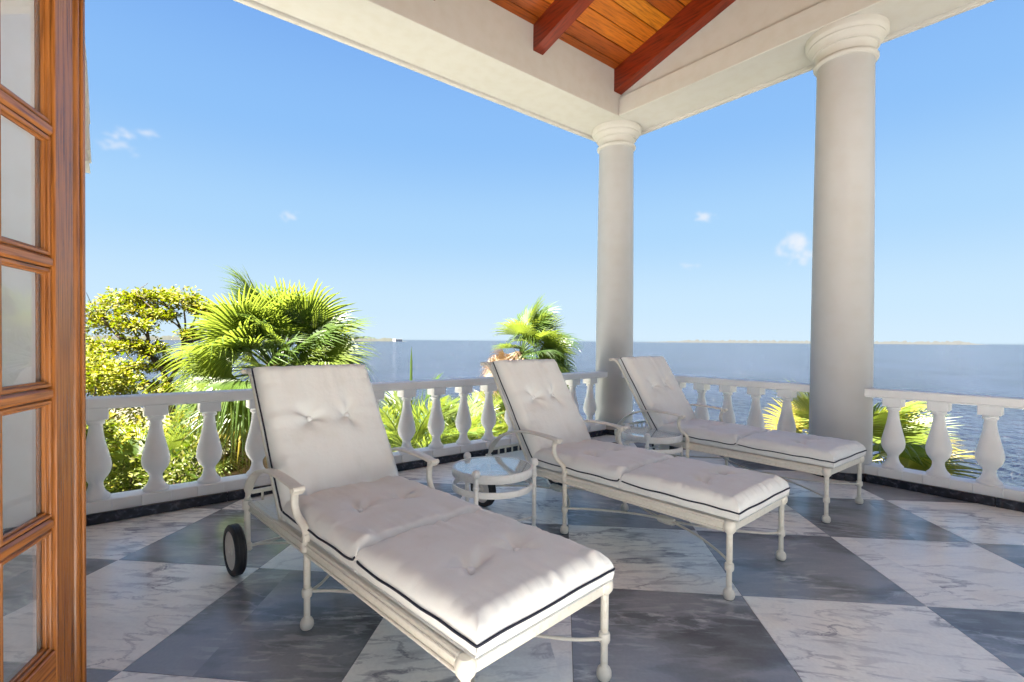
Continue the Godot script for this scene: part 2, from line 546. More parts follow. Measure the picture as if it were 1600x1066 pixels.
func baluster_mesh() -> ArrayMesh:
	var st := begin()
	box(st, Vector3(0, 0.119, 0), Vector3(0.19, 0.086, 0.19), 0.006)
	lathe(st, [[0.0, 0.162], [0.082, 0.162], [0.086, 0.172], [0.084, 0.186], [0.074, 0.196], [0.066, 0.204], [0.055, 0.222], [0.047, 0.246], [0.0435, 0.268], [0.0445, 0.285], [0.054, 0.302], [0.069, 0.322], [0.083, 0.348], [0.091, 0.374], [0.094, 0.396],
		[0.0925, 0.42], [0.087, 0.452], [0.077, 0.495], [0.066, 0.54], [0.056, 0.585], [0.048, 0.63], [0.043, 0.67], [0.041, 0.70], [0.041, 0.712], [0.050, 0.714], [0.055, 0.722], [0.055, 0.734], [0.051, 0.740], [0.057, 0.752], [0.0, 0.752]], 28)
	box(st, Vector3(0, 0.7915, 0), Vector3(0.15, 0.081, 0.15), 0.005)
	return done(st)

# a run of balustrade along its own x, its inner face towards +z
func balustrade(label: String, at: Vector3, turn: float, x0: float, x1: float, where: Array, skirt0: float, skirt1: float, bal: Mesh) -> void:
	var t := thing("balustrade", label, "balustrade", at, turn, "white balustrades round the terrace")
	var st := begin()
	var sec := PackedVector2Array([Vector2(-0.1, 0.845), Vector2(-0.1, 0.905), Vector2(-0.094, 0.911), Vector2(0.094, 0.911), Vector2(0.1, 0.905), Vector2(0.1, 0.845), Vector2(0.09, 0.838), Vector2(0.09, 0.83), Vector2(-0.09, 0.83), Vector2(-0.09, 0.838)])
	sec.reverse()
	sweep(st, PackedVector3Array([Vector3(x0, 0, 0), Vector3(x1, 0, 0)]), sec, Vector3.UP, false)
	part("handrail", done(st), M.white_paint, t)
	part("curb", span(Vector3(x0, -0.2, -0.095), Vector3(x1, 0.16, 0.085), 0.006), M.white_paint, t)
	for x in where:
		var b := part("baluster", bal, M.white_paint, t)
		b.position = Vector3(x, 0, 0.004)
	var x := skirt0
	while x < skirt1 - 0.01:
		var e := minf(x + 0.914, skirt1)
		part("skirting", span(Vector3(x + 0.001, 0.0, 0.088), Vector3(e - 0.001, 0.078, 0.12), 0.004), M.black_marble, t)
		x = e

func column(label: String, x: float, z: float) -> void:
	var t := thing("column", label, "column", Vector3(x, 0, z), 0.0, "tall white columns carrying the porch roof")
	var shaft := []
	for i in 25:
		var f := i / 24.0
		shaft.append([0.2755 - 0.0265 * pow(f, 1.7), 0.02 + f * (4.20 - 0.02)])
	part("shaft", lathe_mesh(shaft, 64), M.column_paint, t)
	part("capital", lathe_mesh([[0.249, 4.198], [0.266, 4.199], [0.277, 4.206], [0.283, 4.218], [0.283, 4.23], [0.276, 4.242], [0.262, 4.250], [0.255, 4.256], [0.2545, 4.272], [0.2575, 4.29], [0.263, 4.318], [0.272, 4.334], [0.29, 4.337], [0.292, 4.342], [0.292, 4.352],
		[0.297, 4.360], [0.306, 4.376], [0.318, 4.392], [0.329, 4.402], [0.334, 4.404], [0.334, 4.418], [0.342, 4.424], [0.352, 4.434], [0.358, 4.444], [0.360, 4.448], [0.360, 4.4985], [0.2, 4.4985]], 64), M.soffit_paint, t)
	var n := 14
	for k in n:          # black marble skirting, in short pieces, round the foot
		var st := begin()
		var path := PackedVector3Array()
		for i in 5:
			var a := TAU * (k + 0.01 + 0.98 * i / 4.0) / n
			path.append(Vector3(cos(a), 0, sin(a)) * 0.288 + Vector3(0, 0.0395, 0))
		sweep(st, path, rect(0.022, 0.078, 0.003), Vector3.UP, false)
		part("skirting", done(st), M.black_marble, t)

func roof() -> void:
	var t := thing("porch_roof", "porch roof with white beams, red rafters and varnished plank ceiling", "roof")
	part("beam", span(Vector3(-4.6, 4.5, -5.12), Vector3(6.15, 5.13, -4.425), 0.006), M.soffit_paint, t)
	part("beam", span(Vector3(5.492, 4.5005, -4.424), Vector3(6.152, 4.755, 5.6), 0.006), M.soffit_paint, t)
	part("drip_edge", span(Vector3(-4.6, 4.462, -5.172), Vector3(6.206, 4.62, -5.118), 0.008), M.soffit_paint, t)
	part("drip_edge", span(Vector3(6.149, 4.4625, -5.117), Vector3(6.206, 4.62, 5.6), 0.008), M.soffit_paint, t)
	var k := 0.28
	var base := 5.112
	var zi := -4.425
	# gable wall over the right beam
	var st := begin()
	prism(st, PackedVector2Array([Vector2(zi - 0.02, 4.758), Vector2(5.6, 4.758), Vector2(5.6, base + k * (5.6 - zi) + 0.1), Vector2(zi - 0.02, base + 0.09)]), 5.545, 6.05, func(p, h): return Vector3(h, p.y, p.x))
	part("gable_wall", done(st), M.soffit_paint, t)
	var tilt := Basis(Vector3.RIGHT, -atan(k))
	var along := tilt * Vector3(0, 0, 1)
	var nrm := tilt * Vector3.UP
	var foot := Vector3(0, base, zi)
	# rafters: plumb-cut at the beam
	for x in [5.463, 3.972, 2.48, 0.99, -0.5, -2.0]:
		var r := begin()
		var z0 := zi + 0.002
		var ze: float = x - 0.658 + 0.15
		prism(r, PackedVector2Array([Vector2(z0, base - 0.305), Vector2(ze, base - 0.305 + k * (ze - zi)), Vector2(ze, base + k * (ze - zi) - 0.002), Vector2(z0, base - 0.002)]), x - 0.077, x + 0.077, func(p, h): return Vector3(h, p.y, p.x))
		var rf := part("rafter", done(r), M.rafter_wood, t)
	# planks across the rafters, v-grooved
	var woods := [M.plank_wood, M.plank_wood_gold, M.plank_wood, M.plank_wood_red]
	var w := 0.203
	for i in 46:
		var c := foot + along * (w * (i + 0.5) - 0.1) + nrm * 0.012
		var x1 := 5.545
		var x0 := maxf(-4.4, c.z + 0.658 - 0.2)
		if x0 > x1 - 0.3: break
		var cut := rng.randf_range(-1.0, 4.6)
		var m: Material = woods[rng.randi() % 4]
		var m2: Material = woods[rng.randi() % 4]
		part("plank", box_mesh(c + Vector3((x0 + x1) * 0.5, 0, 0), Vector3(x1 - x0, 0.022, w - 0.010), 0.006, tilt), m, t)
	for q in [["underlay", 0.026, 0.04, M.plank_gap, 0.0], ["roof_covering", 0.045, 0.15, M.roof_tile, 0.6]]:
		var u := begin()
		var sl := sqrt(1.0 + k * k)
		var e: float = q[4]
		var poly := PackedVector2Array([Vector2(-4.5 - e * 0.3, (-4.425 - 0.7 * e - zi) * sl), Vector2(-4.5 - e * 0.3, (-4.25 - zi) * sl), Vector2(5.56 + e, (5.56 + e - 0.658 + 0.25 - zi) * sl), Vector2(5.56 + e, (-4.425 - 0.7 * e - zi) * sl)])
		if e > 0.0: poly[0].y = (-5.25 - zi) * sl
		if e > 0.0: poly[3].y = (-5.25 - zi) * sl
		prism(u, poly, q[1], q[2], func(p, h): return Vector3(p.x, foot.y, foot.z) + along * p.y + nrm * h)
		part(q[0], done(u), q[3], t)

func house() -> void:
	# the wall that holds the french doors stands across the corner of the terrace
	var hinge := Vector3(-0.399, 0, -1.057)
	var h := thing("house_wall", "white house wall behind the terrace, its doorway widened to let in sunlight", "wall", hinge, -PI / 4)
	# own x runs along the wall towards the right, own z into the house
	var slope := func(s: float) -> float: return 5.112 + 0.28 * (s * R2 + hinge.z + 4.425) + 0.02
	for q in [[-5.2, -0.02, -0.1], [5.0, 8.4, -0.1]]:  # opening widened well beyond the door leaves so sunlight fills the terrace
		var st := begin()
		prism(st, PackedVector2Array([Vector2(q[0], -0.1), Vector2(q[1], -0.1), Vector2(q[1], slope.call(q[1])), Vector2(q[0], slope.call(q[0]))]), 0.0, 0.32, func(p, d): return Vector3(p.x, p.y, d))
		part("wall", done(st), M.white_paint, h)
	var st2 := begin()
	prism(st2, PackedVector2Array([Vector2(-0.018, 2.45), Vector2(4.998, 2.45), Vector2(4.998, slope.call(4.998)), Vector2(-0.018, slope.call(-0.018))]), 0.001, 0.319, func(p, d): return Vector3(p.x, p.y, d))
	part("lintel", done(st2), M.white_paint, h)
	var cf := begin()  # floor added out of view; bounces sunlight in through the opening
	prism(cf, PackedVector2Array([Vector2(-4.4, -1.2), Vector2(2.2, 5.4), Vector2(5.7, 5.4), Vector2(5.7, 16.0), Vector2(-14.0, 16.0), Vector2(-14.0, -3.4), Vector2(-4.4, -3.4)]), -0.3, -0.006, func(p, d): return Vector3(p.x, d, p.y))
	struct("added_bounce_floor", done(cf), M.bounce_stone, "unseen pale stone floor added behind the doorway to bounce sunlight in")
	# end wall of the terrace, in line with the left balustrade
	var e := thing("end_wall", "plain white end wall beside the open door, meeting the balustrade", "wall")
	part("wall", span(Vector3(-4.6, -0.2, -5.08), Vector3(-0.168, 4.498, -4.66), 0.006), M.white_paint, e)
	part("skirting", span(Vector3(-4.0, 0.0, -4.66), Vector3(-0.168, 0.078, -4.64), 0.004), M.black_marble, e)
	for q in [[3.34, 3.515, 0.032], [3.0, 3.335, 0.045], [2.70, 2.995, 0.052], [2.62, 2.695, 0.046]]:
		var c := begin()
		prism(c, PackedVector2Array([Vector2(-0.17, q[0]), Vector2(-0.168 + q[2], q[0]), Vector2(-0.168 + q[2] * 0.75, q[1]), Vector2(-0.17, q[1])]), -5.02, -4.68, func(p, d): return Vector3(p.x, p.y, d))
		part("corbel", done(c), M.soffit_paint, e)
	# what carries the terrace
	var b := begin()
	prism(b, PackedVector2Array([Vector2(6.02, -4.96), Vector2(-4.6, -4.96), Vector2(-4.6, 5.8), Vector2(6.02, 5.8)]), -5.0, -0.205, func(p, d): return Vector3(p.x, d, p.y))
	var tb := part("terrace_base", done(b), M.white_paint)
	tag(tb, "white masonry base below the terrace", "wall")

func door() -> void:
	var W := 0.985
	var dir := Vector3(0.3502, 0, -0.9367)
	var t := thing("french_door", "open french door leaf of glossy brown wood with small glass panes", "door", Vector3(-0.081, 0, -2.002) - dir * W, atan2(0.9367, 0.3502))
	var H := 2.42
	var tall: Material = M.door_wood_tall
	var wide: Material = M.door_wood_wide
	var st := begin()
	box(st, Vector3(W - 0.12, H * 0.5 + 0.01, 0), Vector3(0.092, H - 0.02, 0.046), 0.002)
	part("stile", done(st), tall, t)
	st = begin()      # rebated meeting edge with a bead
	box(st, Vector3(W - 0.037, H * 0.5 + 0.01, -0.009), Vector3(0.074, H - 0.02, 0.028), 0.002)
	box(st, Vector3(W - 0.009, H * 0.5 + 0.01, 0.0045), Vector3(0.018, H - 0.02, 0.037), 0.003)
	lathe(st, [[0.0, 0.01], [0.014, 0.01], [0.014, H - 0.01], [0.0, H - 0.01]], 20, Transform3D(Basis(), Vector3(W - 0.036, 0, 0.007)))
	part("meeting_bead", done(st), tall, t)
	part("stile", span(Vector3(0, 0.02, -0.023), Vector3(0.12, H, 0.023), 0.003), tall, t)
	var x0 := 0.12
	var x1 := W - 0.166
	part("bottom_rail", span(Vector3(x0, 0.02, -0.022), Vector3(x1, 0.49, 0.022), 0.003), wide, t)
	part("top_rail", span(Vector3(x0, 2.275, -0.022), Vector3(x1, H, 0.022), 0.003), wide, t)
	var rows := [0.49, 0.842, 1.199, 1.557, 1.915, 2.275]
	var cols := [x0, x0 + (x1 - x0) / 3.0, x0 + (x1 - x0) * 2.0 / 3.0, x1]
	for i in range(1, 5):
		st = begin()
		box(st, Vector3((x0 + x1) * 0.5, rows[i], 0), Vector3(x1 - x0, 0.030, 0.04), 0.010)
		part("glazing_bar", done(st), wide, t)
	for i in range(1, 3):
		for r in 5:
			part("glazing_bar", box_mesh(Vector3(cols[i], (rows[r] + rows[r + 1]) * 0.5, 0), Vector3(0.03, rows[r + 1] - rows[r] - 0.034, 0.0385), 0.009), tall, t)
	for r in 5:
		for c in 3:
			var lo := Vector2(cols[c] + (0.0 if c == 0 else 0.015), rows[r] + (0.0 if r == 0 else 0.017))
			var hi := Vector2(cols[c + 1] - (0.0 if c == 2 else 0.015), rows[r + 1] - (0.0 if r == 4 else 0.017))
			var pm := QuadMesh.new()
			pm.size = hi - lo
			var p := part("pane", pm, M.door_glass, t)
			p.position = Vector3((lo.x + hi.x) * 0.5, (lo.y + hi.y) * 0.5, -0.004)
			# glazing beads on the side that shows
			var bd := begin()
			for s in [[lo.x, 1.0], [hi.x, -1.0]]:
				box(bd, Vector3(s[0] + s[1] * 0.006, (lo.y + hi.y) * 0.5, 0.006), Vector3(0.012, hi.y - lo.y, 0.018), 0.004)
				box(bd, Vector3(s[0] + s[1] * 0.014, (lo.y + hi.y) * 0.5, 0.002), Vector3(0.007, hi.y - lo.y - 0.002, 0.010), 0.003)
			part("bead", done(bd), tall, t)
			bd = begin()
			for s in [[lo.y, 1.0], [hi.y, -1.0]]:
				box(bd, Vector3((lo.x + hi.x) * 0.5, s[0] + s[1] * 0.006, 0.0058), Vector3(hi.x - lo.x - 0.001, 0.012, 0.0176), 0.004)
				box(bd, Vector3((lo.x + hi.x) * 0.5, s[0] + s[1] * 0.014, 0.0018), Vector3(hi.x - lo.x - 0.001, 0.007, 0.0096), 0.003)
			part("bead", done(bd), wide, t)

# ---------------------------------------------------------------- furniture
# a padded panel: x across, z along, its lower face at y = 0; buttons [x, z]
func cushion_mesh(w: float, l: float, th: float, pip: float, buttons: Array, seed_: int, tuck0: bool, tuck1: bool) -> ArrayMesh:
	var n := noise(seed_, 3.0, 3)
	var st := SurfaceTool.new()
	st.begin(Mesh.PRIMITIVE_TRIANGLES)
	st.set_smooth_group(1)
	var NX := 84
	var NZ := 92
	var warp := func(f: float) -> float:      # closer lines at the edges
		var s := f * 2.0 - 1.0
		return (s * (1.35 - 0.35 * s * s) if absf(s) < 1.0 else s) * 0.5
	var P := func(i: int, j: int, top: bool) -> Vector3:
		var x: float = warp.call(float(i) / NX) * w
		var z: float = (warp.call(float(j) / NZ) + 0.5) * l
		var dx := w * 0.5 - absf(x)
		var d0 := z
		var d1 := l - z
		var r := 0.062
		var E := func(d: float, rr: float) -> float:
			var q := clampf(1.0 - d / rr, 0.0, 1.0)
			return sqrt(maxf(0.0, 1.0 - q * q))
		var y: float
		var bulge := 0.0
		if top:
			var ex: float = E.call(dx, r)
			var ez: float = minf(E.call(d0, r * (0.6 if tuck0 else 1.0)), E.call(d1, r * (0.6 if tuck1 else 1.0)))
			y = pip + (th - pip) * minf(ex, ez) * (0.86 + 0.14 * maxf(ex, ez))
			var crown := sin(clampf(dx / (w * 0.5), 0, 1) * PI * 0.5) * sin(clampf(minf(d0, d1) / (l * 0.5), 0, 1) * PI * 0.5)
			y += 0.014 * crown
			for b in buttons:
				var o := Vector2(x - b[0], z - b[1])
				var q := o.length()
				var a := o.angle()
				y -= 0.034 * exp(-q / 0.022) + 0.026 * exp(-q * q / 0.006) * (1.0 + 0.5 * sin(a * 3.0 + b[0] * 40.0))
				y -= 0.010 * exp(-absf(sin(a - 0.5 * signf(b[0]))) * q / 0.010) * exp(-q / 0.055)
				y += 0.008 * exp(-q * q / 0.009) * sin(a * 5.0 + seed_) * smoothstep(0.01, 0.05, q)
			# puckers run in from the edges
			var pk := n.get_noise_2d(x * 3.2, 7.0) * exp(-minf(d0, d1) / 0.10) + n.get_noise_2d(z * 2.6, 19.0) * exp(-dx / 0.08) * 0.7
			y += 0.022 * pk * minf(ex, ez)
			y += 0.005 * n.get_noise_2d(x * 0.8 + z * 0.5, z * 0.7)
		else:
			var eb: float = minf(E.call(dx, 0.03), minf(E.call(d0, 0.03), E.call(d1, 0.03)))
			y = pip * (1.0 - eb)
		return Vector3(x, y, z)
	for top in [true, false]:
		for i in NX if top else 0:
			for j in NZ:
				var a: Vector3 = P.call(i, j, top)
				var b: Vector3 = P.call(i, j + 1, top)
				var c: Vector3 = P.call(i + 1, j + 1, top)
				var d: Vector3 = P.call(i + 1, j, top)
				quad(st, a, b, c, d)
	# boxed lower border and flat underside
	st.set_smooth_group(2)
	var lo := 0.012
	var ring := [Vector3(-w / 2, 0, 0), Vector3(w / 2, 0, 0), Vector3(w / 2, 0, l), Vector3(-w / 2, 0, l)]
	for k in 4:
		st.set_smooth_group(3 + k)
		var a: Vector3 = ring[k]
		var b: Vector3 = ring[(k + 1) % 4]
		var inw := Vector3(0, 0, l * 0.5)
		var seg := 16
		for s in seg:
			var p := a.lerp(b, float(s) / seg)
			var q := a.lerp(b, float(s + 1) / seg)
			var bow := func(v: Vector3, f: float) -> Vector3:
				var o := Vector3(signf(b.z - a.z) if absf(b.z - a.z) > 0.01 else 0.0, 0, -signf(b.x - a.x) if absf(b.x - a.x) > 0.01 else 0.0)
				return v + o * (0.006 * sin(f * PI)) - o * (0.010 * (1.0 - f))
			var prev := Vector3()
			for m in 4:
				var f0 := m / 4.0
				var f1 := (m + 1) / 4.0
				var out := Vector3(b.z - a.z, 0, a.x - b.x)
				quad_out(st, bow.call(p, f0) + Vector3.UP * pip * f0, bow.call(q, f0) + Vector3.UP * pip * f0, bow.call(q, f1) + Vector3.UP * pip * f1, bow.call(p, f1) + Vector3.UP * pip * f1, out)
	st.set_smooth_group(-1)
	quad_out(st, ring[0], ring[1], ring[2], ring[3], Vector3.DOWN)
	return done(st)

func add_cushion(t: Node, called: String, w: float, l: float, th: float, pip: float, buttons: Array, seed_: int, xf: Transform3D, fold0: bool, fold1: bool) -> void:
	var c := part(called, cushion_mesh(w, l, th, pip, buttons, seed_, fold0, fold1), M.fabric, t)
	c.transform = xf
	var x := w * 0.5 + 0.003
	var st := begin()
	if fold1:
		for s in [-1.0, 1.0]:
			var p := []
			p.append(Vector3(s * (x - 0.02), pip + 0.004, 0.004) if fold0 else Vector3(s * x, pip, 0.0))
			p.append(Vector3(s * x, pip + (0.006 if fold0 else 0.0), 0.022))
			for i in range(1, 9): p.append(Vector3(s * x, pip + 0.003 * sin(i * 2.3 + s), l * i / 9.0))
			p.append(Vector3(s * x, pip + 0.004, l - 0.02)); p.append(Vector3(s * (x - 0.004), pip + 0.016, l - 0.008)); p.append(Vector3(s * (x - 0.022), pip + 0.002, l - 0.003))
			sweep(st, curve(p, 3), circle(0.0046, 7), Vector3(0.1, 1, 0.05))
	else:
		var p := [Vector3(-x + 0.02, pip + 0.004, 0.004), Vector3(-x, pip + 0.008, 0.022)]
		for i in range(1, 8): p.append(Vector3(-x, pip + 0.0025 * sin(i * 2.3), l * i / 8.0))
		p.append_array([Vector3(-x, pip, l - 0.05), Vector3(-x + 0.001, pip - 0.002, l - 0.006), Vector3(-x + 0.008, pip - 0.002, l + 0.002), Vector3(-x + 0.05, pip, l + 0.003)])
		for i in range(1, 6): p.append(Vector3(-x + 2.0 * x * i / 6.0, pip + 0.002 * sin(i * 1.9), l + 0.003))
		p.append_array([Vector3(x - 0.05, pip, l + 0.003), Vector3(x - 0.008, pip - 0.002, l + 0.002), Vector3(x - 0.001, pip - 0.002, l - 0.006), Vector3(x, pip, l - 0.05)])
		for i in range(7, 0, -1): p.append(Vector3(x, pip + 0.0025 * sin(i * 1.7), l * i / 8.0))
		p.append_array([Vector3(x, pip + 0.008, 0.022), Vector3(x - 0.02, pip + 0.004, 0.004)])
		sweep(st, curve(p, 3), circle(0.0046, 7), Vector3(0.1, 1, 0.05))
	part("piping", done(st), M.navy_piping, c)
	for b in buttons:
		var bt := part("button", lathe_mesh([[0.016, -0.010], [0.016, 0.002], [0.0135, 0.007], [0.008, 0.010], [0.0, 0.011]], 14), M.button_cloth, c)
		bt.position = Vector3(b[0], th + 0.014 - 0.042, b[1])

func leg_profile(h: float, ball: bool) -> Array:
	var p := [[0.0, 0.004], [0.024, 0.004], [0.030, 0.016], [0.030, 0.034], [0.024, 0.048], [0.0155, 0.054], [0.0145, 0.06], [0.0145, 0.148], [0.021, 0.152], [0.0235, 0.160], [0.0235, 0.182], [0.021, 0.190], [0.0145, 0.194], [0.016, 0.205]]
	if ball: p.append_array([[0.016, 0.345], [0.022, 0.352], [0.031, 0.364], [0.034, 0.382], [0.032, 0.398], [0.022, 0.412], [0.0, 0.417]])
	else: p.append_array([[0.016, 0.362], [0.026, 0.367], [0.029, 0.38], [0.029, 0.404], [0.026, 0.412], [0.0, 0.414]])
	return p

func make_lounger() -> Node3D:
	var t := thing("chaise_lounge", "", "chaise lounge")
	var cm: Material = M.cream_metal
	var hx := 0.357
	# cushions
	add_cushion(t, "foot_cushion", 0.705, 0.745, 0.115, 0.045, [[-0.12, 0.44], [0.12, 0.44]], 301, Transform3D(Basis(), Vector3(0, 0.418, -0.70)), true, false)
	add_cushion(t, "seat_cushion", 0.705, 0.79, 0.118, 0.045, [[-0.115, 0.38], [0.115, 0.38]], 302, Transform3D(Basis(), Vector3(0, 0.418, -1.492)), true, true)
	var d := Vector3(0, 0.837, -0.547)
	var nrm := Vector3(0, 0.547, 0.837)
	# the back cushion lies in the tilted frame: its z runs up the back, its y towards the sitter
	var bb := Basis(Vector3(-1, 0, 0), nrm, d)
	add_cushion(t, "back_cushion", 0.70, 0.87, 0.115, 0.045, [[-0.115, 0.50], [0.115, 0.50]], 303, Transform3D(bb, Vector3(0, 0.425, -1.535)), true, false)
	# legs
	for z in [0.0, -1.165]:
		for s in [-1.0, 1.0]:
			var lg := part("leg", lathe_mesh(leg_profile(0.4, z == 0.0), 18), cm, t)
			lg.position = Vector3(s * hx, 0, z)
			var pad := part("foot_pad", lathe_mesh([[0.0, 0.0], [0.021, 0.0], [0.021, 0.006], [0.0, 0.006]], 14), M.foot_pad, lg)
	for s in [-1.0, 1.0]:
		var st := begin()
		var x: float = s * (hx - 0.002)
		box(st, Vector3(x, 0.381, -0.99), Vector3(0.030, 0.062, 1.93), 0.004)
		box(st, Vector3(x + s * 0.006, 0.398, -0.99), Vector3(0.034, 0.012, 1.928), 0.004)
		box(st, Vector3(x + s * 0.006, 0.362, -0.99), Vector3(0.034, 0.012, 1.926), 0.004)
		part("side_rail", done(st), cm, t)
		# rear leg down to the axle
		st = begin()
		sweep(st, curve([Vector3(s * (hx + 0.012), 0.40, -2.0), Vector3(s * (hx + 0.012), 0.30, -2.0), Vector3(s * (hx + 0.012), 0.20, -1.995), Vector3(s * (hx + 0.012), 0.135, -1.985)], 4), circle(0.017, 10), Vector3(0, 0, 1))
		box(st, Vector3(s * (hx + 0.012), 0.145, -1.985), Vector3(0.034, 0.05, 0.05), 0.008)
		lathe(st, [[0.0, 0.355], [0.024, 0.355], [0.027, 0.365], [0.027, 0.41], [0.0, 0.415]], 14, Transform3D(Basis(), Vector3(s * (hx + 0.012), 0, -2.0)), 200)
		part("rear_leg", done(st), cm, t)
		# arm: an upright with an s-bend, a flat rest, and a hoop down to the rear leg
		st = begin()
		sweep(st, curve([Vector3(s * (hx + 0.004), 0.405, -1.165), Vector3(s * (hx + 0.006), 0.452, -1.165), Vector3(s * (hx + 0.010), 0.480, -1.178), Vector3(s * (hx + 0.020), 0.515, -1.222), Vector3(s * (hx + 0.026), 0.560, -1.245), Vector3(s * (hx + 0.028), 0.610, -1.243), Vector3(s * (hx + 0.028), 0.645, -1.232)], 5), rect(0.034, 0.024, 0.006), Vector3(0, 0, 1), true)
		box(st, Vector3(s * (hx + 0.005), 0.428, -1.165), Vector3(0.034, 0.045, 0.034), 0.006)
		part("arm_post", done(st), cm, t)
		st = begin()
		var ax: float = s * (hx + 0.028)
		var arm := curve([Vector3(ax, 0.648, -1.205), Vector3(ax, 0.660, -1.26), Vector3(ax, 0.668, -1.38), Vector3(ax, 0.670, -1.50), Vector3(ax, 0.658, -1.62), Vector3(ax, 0.628, -1.74), Vector3(ax, 0.575, -1.85), Vector3(ax - s * 0.004, 0.505, -1.93), Vector3(ax - s * 0.010, 0.44, -1.98), Vector3(ax - s * 0.015, 0.392, -2.0)], 5)
		var tp := []
		for i in arm.size(): tp.append(lerpf(1.0, 0.8, clampf((i - 20.0) / 20.0, 0.0, 1.0)))
		sweep(st, arm, rect(0.058, 0.017, 0.006), Vector3(0, 0.83, 0.55), true, tp)
		box(st, Vector3(ax, 0.645, -1.215), Vector3(0.060, 0.038, 0.038), 0.010)
		lathe(st, [[0.0, -0.027], [0.013, -0.027], [0.0145, -0.02], [0.0145, 0.02], [0.013, 0.027], [0.0, 0.027]], 14, Transform3D(Basis(Vector3(0, 0, 1), PI / 2), Vector3(ax, 0.652, -1.198)), 300)
		part("armrest", done(st), cm, t)
	var ft := begin()
	box(ft, Vector3(0, 0.381, -0.002), Vector3(2 * hx - 0.03, 0.060, 0.028), 0.004)
	box(ft, Vector3(0, 0.398, 0.004), Vector3(2 * hx - 0.032, 0.012, 0.030), 0.004)
	part("end_rail", done(ft), cm, t)
	# gallery at the head end: two rails with small uprights between
	ft = begin()
	for y in [0.395, 0.465]: box(ft, Vector3(0, y, -1.955), Vector3(2 * hx + 0.01, 0.022, 0.024), 0.005)
	for i in 9: box(ft, Vector3((i - 4) * 0.075, 0.43, -1.955), Vector3(0.011, 0.05, 0.014), 0.003)
	part("head_gallery", done(ft), cm, t)
	part("deck", span(Vector3(-hx + 0.016, 0.398, -1.93), Vector3(hx - 0.016, 0.412, -0.018), 0.004), cm, t)
	# back frame: two bars, a top rail that rolls outwards, a lower rail
	for s in [-1.0, 1.0]:
		ft = begin()
		var o := Vector3(s * 0.338, 0.402, -1.54)
		var q := curve([o, o + d * 0.3, o + d * 0.6, o + d * 0.82, o + d * 0.88 - nrm * 0.008, o + d * 0.93 - nrm * 0.035, o + d * 0.945 - nrm * 0.075], 4)
		sweep(ft, q, rect(0.026, 0.024, 0.005), Vector3(0, 0.55, 0.83), true)
		part("back_bar", done(ft), cm, t)
	var tr := begin()
	sweep(tr, PackedVector3Array([Vector3(-0.372, 0.402, -1.54) + d * 0.94 - nrm * 0.06, Vector3(0.372, 0.402, -1.54) + d * 0.94 - nrm * 0.06]), circle(0.015, 12), Vector3.UP)
	part("top_rail", done(tr), cm, t)
	part("back_panel", box_mesh(Vector3(0, 0.402, -1.54) + d * 0.45 + nrm * 0.006, Vector3(0.64, 0.010, 0.86), 0.003, bb), cm, t)
	# bowed stretchers that meet in pairs under the seat
	for q in [[0.0, -1.165], [-1.165, -1.985]]:
		var zm: float = (q[0] + q[1]) * 0.5
		var y1 := 0.171
		var y2: float = 0.171 if q[1] > -1.5 else 0.145
		for s in [-1.0, 1.0]:
			ft = begin()
			sweep(ft, curve([Vector3(s * (hx - 0.02), y1, q[0]), Vector3(s * 0.24, y1, lerpf(q[0], zm, 0.16)), Vector3(s * 0.10, y1 + 0.002, lerpf(q[0], zm, 0.52)), Vector3(s * 0.018, y1 + 0.002, lerpf(q[0], zm, 0.86)), Vector3(s * 0.013, (y1 + y2) * 0.5, zm), Vector3(s * 0.018, y2 + 0.002, lerpf(q[1], zm, 0.86)), Vector3(s * 0.10, y2 + 0.002, lerpf(q[1], zm, 0.52)), Vector3(s * 0.24, y2, lerpf(q[1], zm, 0.16)), Vector3(s * (hx - 0.02), y2, q[1])], 6), rect(0.016, 0.013, 0.005), Vector3.UP, true)
			part("stretcher", done(ft), cm, t)
		part("stretcher_clasp", lathe_mesh([[0.0, -0.06], [0.021, -0.058], [0.025, -0.045], [0.028, 0.0], [0.025, 0.045], [0.021, 0.058], [0.0, 0.06]], 14, Transform3D(Basis(Vector3.RIGHT, PI / 2), Vector3(0, (y1 + y2) * 0.5, zm))), cm, t)
	# axle and wheels
	part("axle", tube(PackedVector3Array([Vector3(-0.445, 0.143, -1.985), Vector3(0.445, 0.143, -1.985)]), 0.009, 10), cm, t)
	for s in [-1.0, 1.0]:
		var w := Node3D.new()
		var turned := Transform3D(Basis(Vector3(0, 0, 1), -PI / 2 * s), Vector3(s * 0.412, 0.143, -1.985))
		var tyre := part("wheel", lathe_mesh([[0.108, -0.002], [0.122, -0.004], [0.135, 0.0], [0.1425, 0.008], [0.1425, 0.0165], [0.1405, 0.018], [0.1405, 0.021], [0.1425, 0.0225], [0.1425, 0.0335], [0.1405, 0.035], [0.1405, 0.038], [0.1425, 0.0395], [0.1425, 0.047], [0.135, 0.054], [0.122, 0.057], [0.108, 0.055], [0.108, -0.002]], 48), M.tyre_rubber, t)
		tyre.transform = turned
		part("disc", lathe_mesh([[0.0, 0.004], [0.110, 0.004], [0.110, 0.050], [0.102, 0.050], [0.098, 0.046], [0.03, 0.043], [0.027, 0.052], [0.022, 0.055], [0.0, 0.056]], 40), M.wheel_disc, tyre)
		part("hub_bolt", lathe_mesh([[0.009, 0.054], [0.009, 0.060], [0.005, 0.062], [0.0, 0.062]], 10), M.cream_metal, tyre)
		w.free()
	return t

func copy(o: Node3D) -> Node3D:
	var c: Node3D = o.duplicate()
	c.name = numbered(String(o.name).rstrip("0123456789").rstrip("_"))
	add_child(c)
	return c

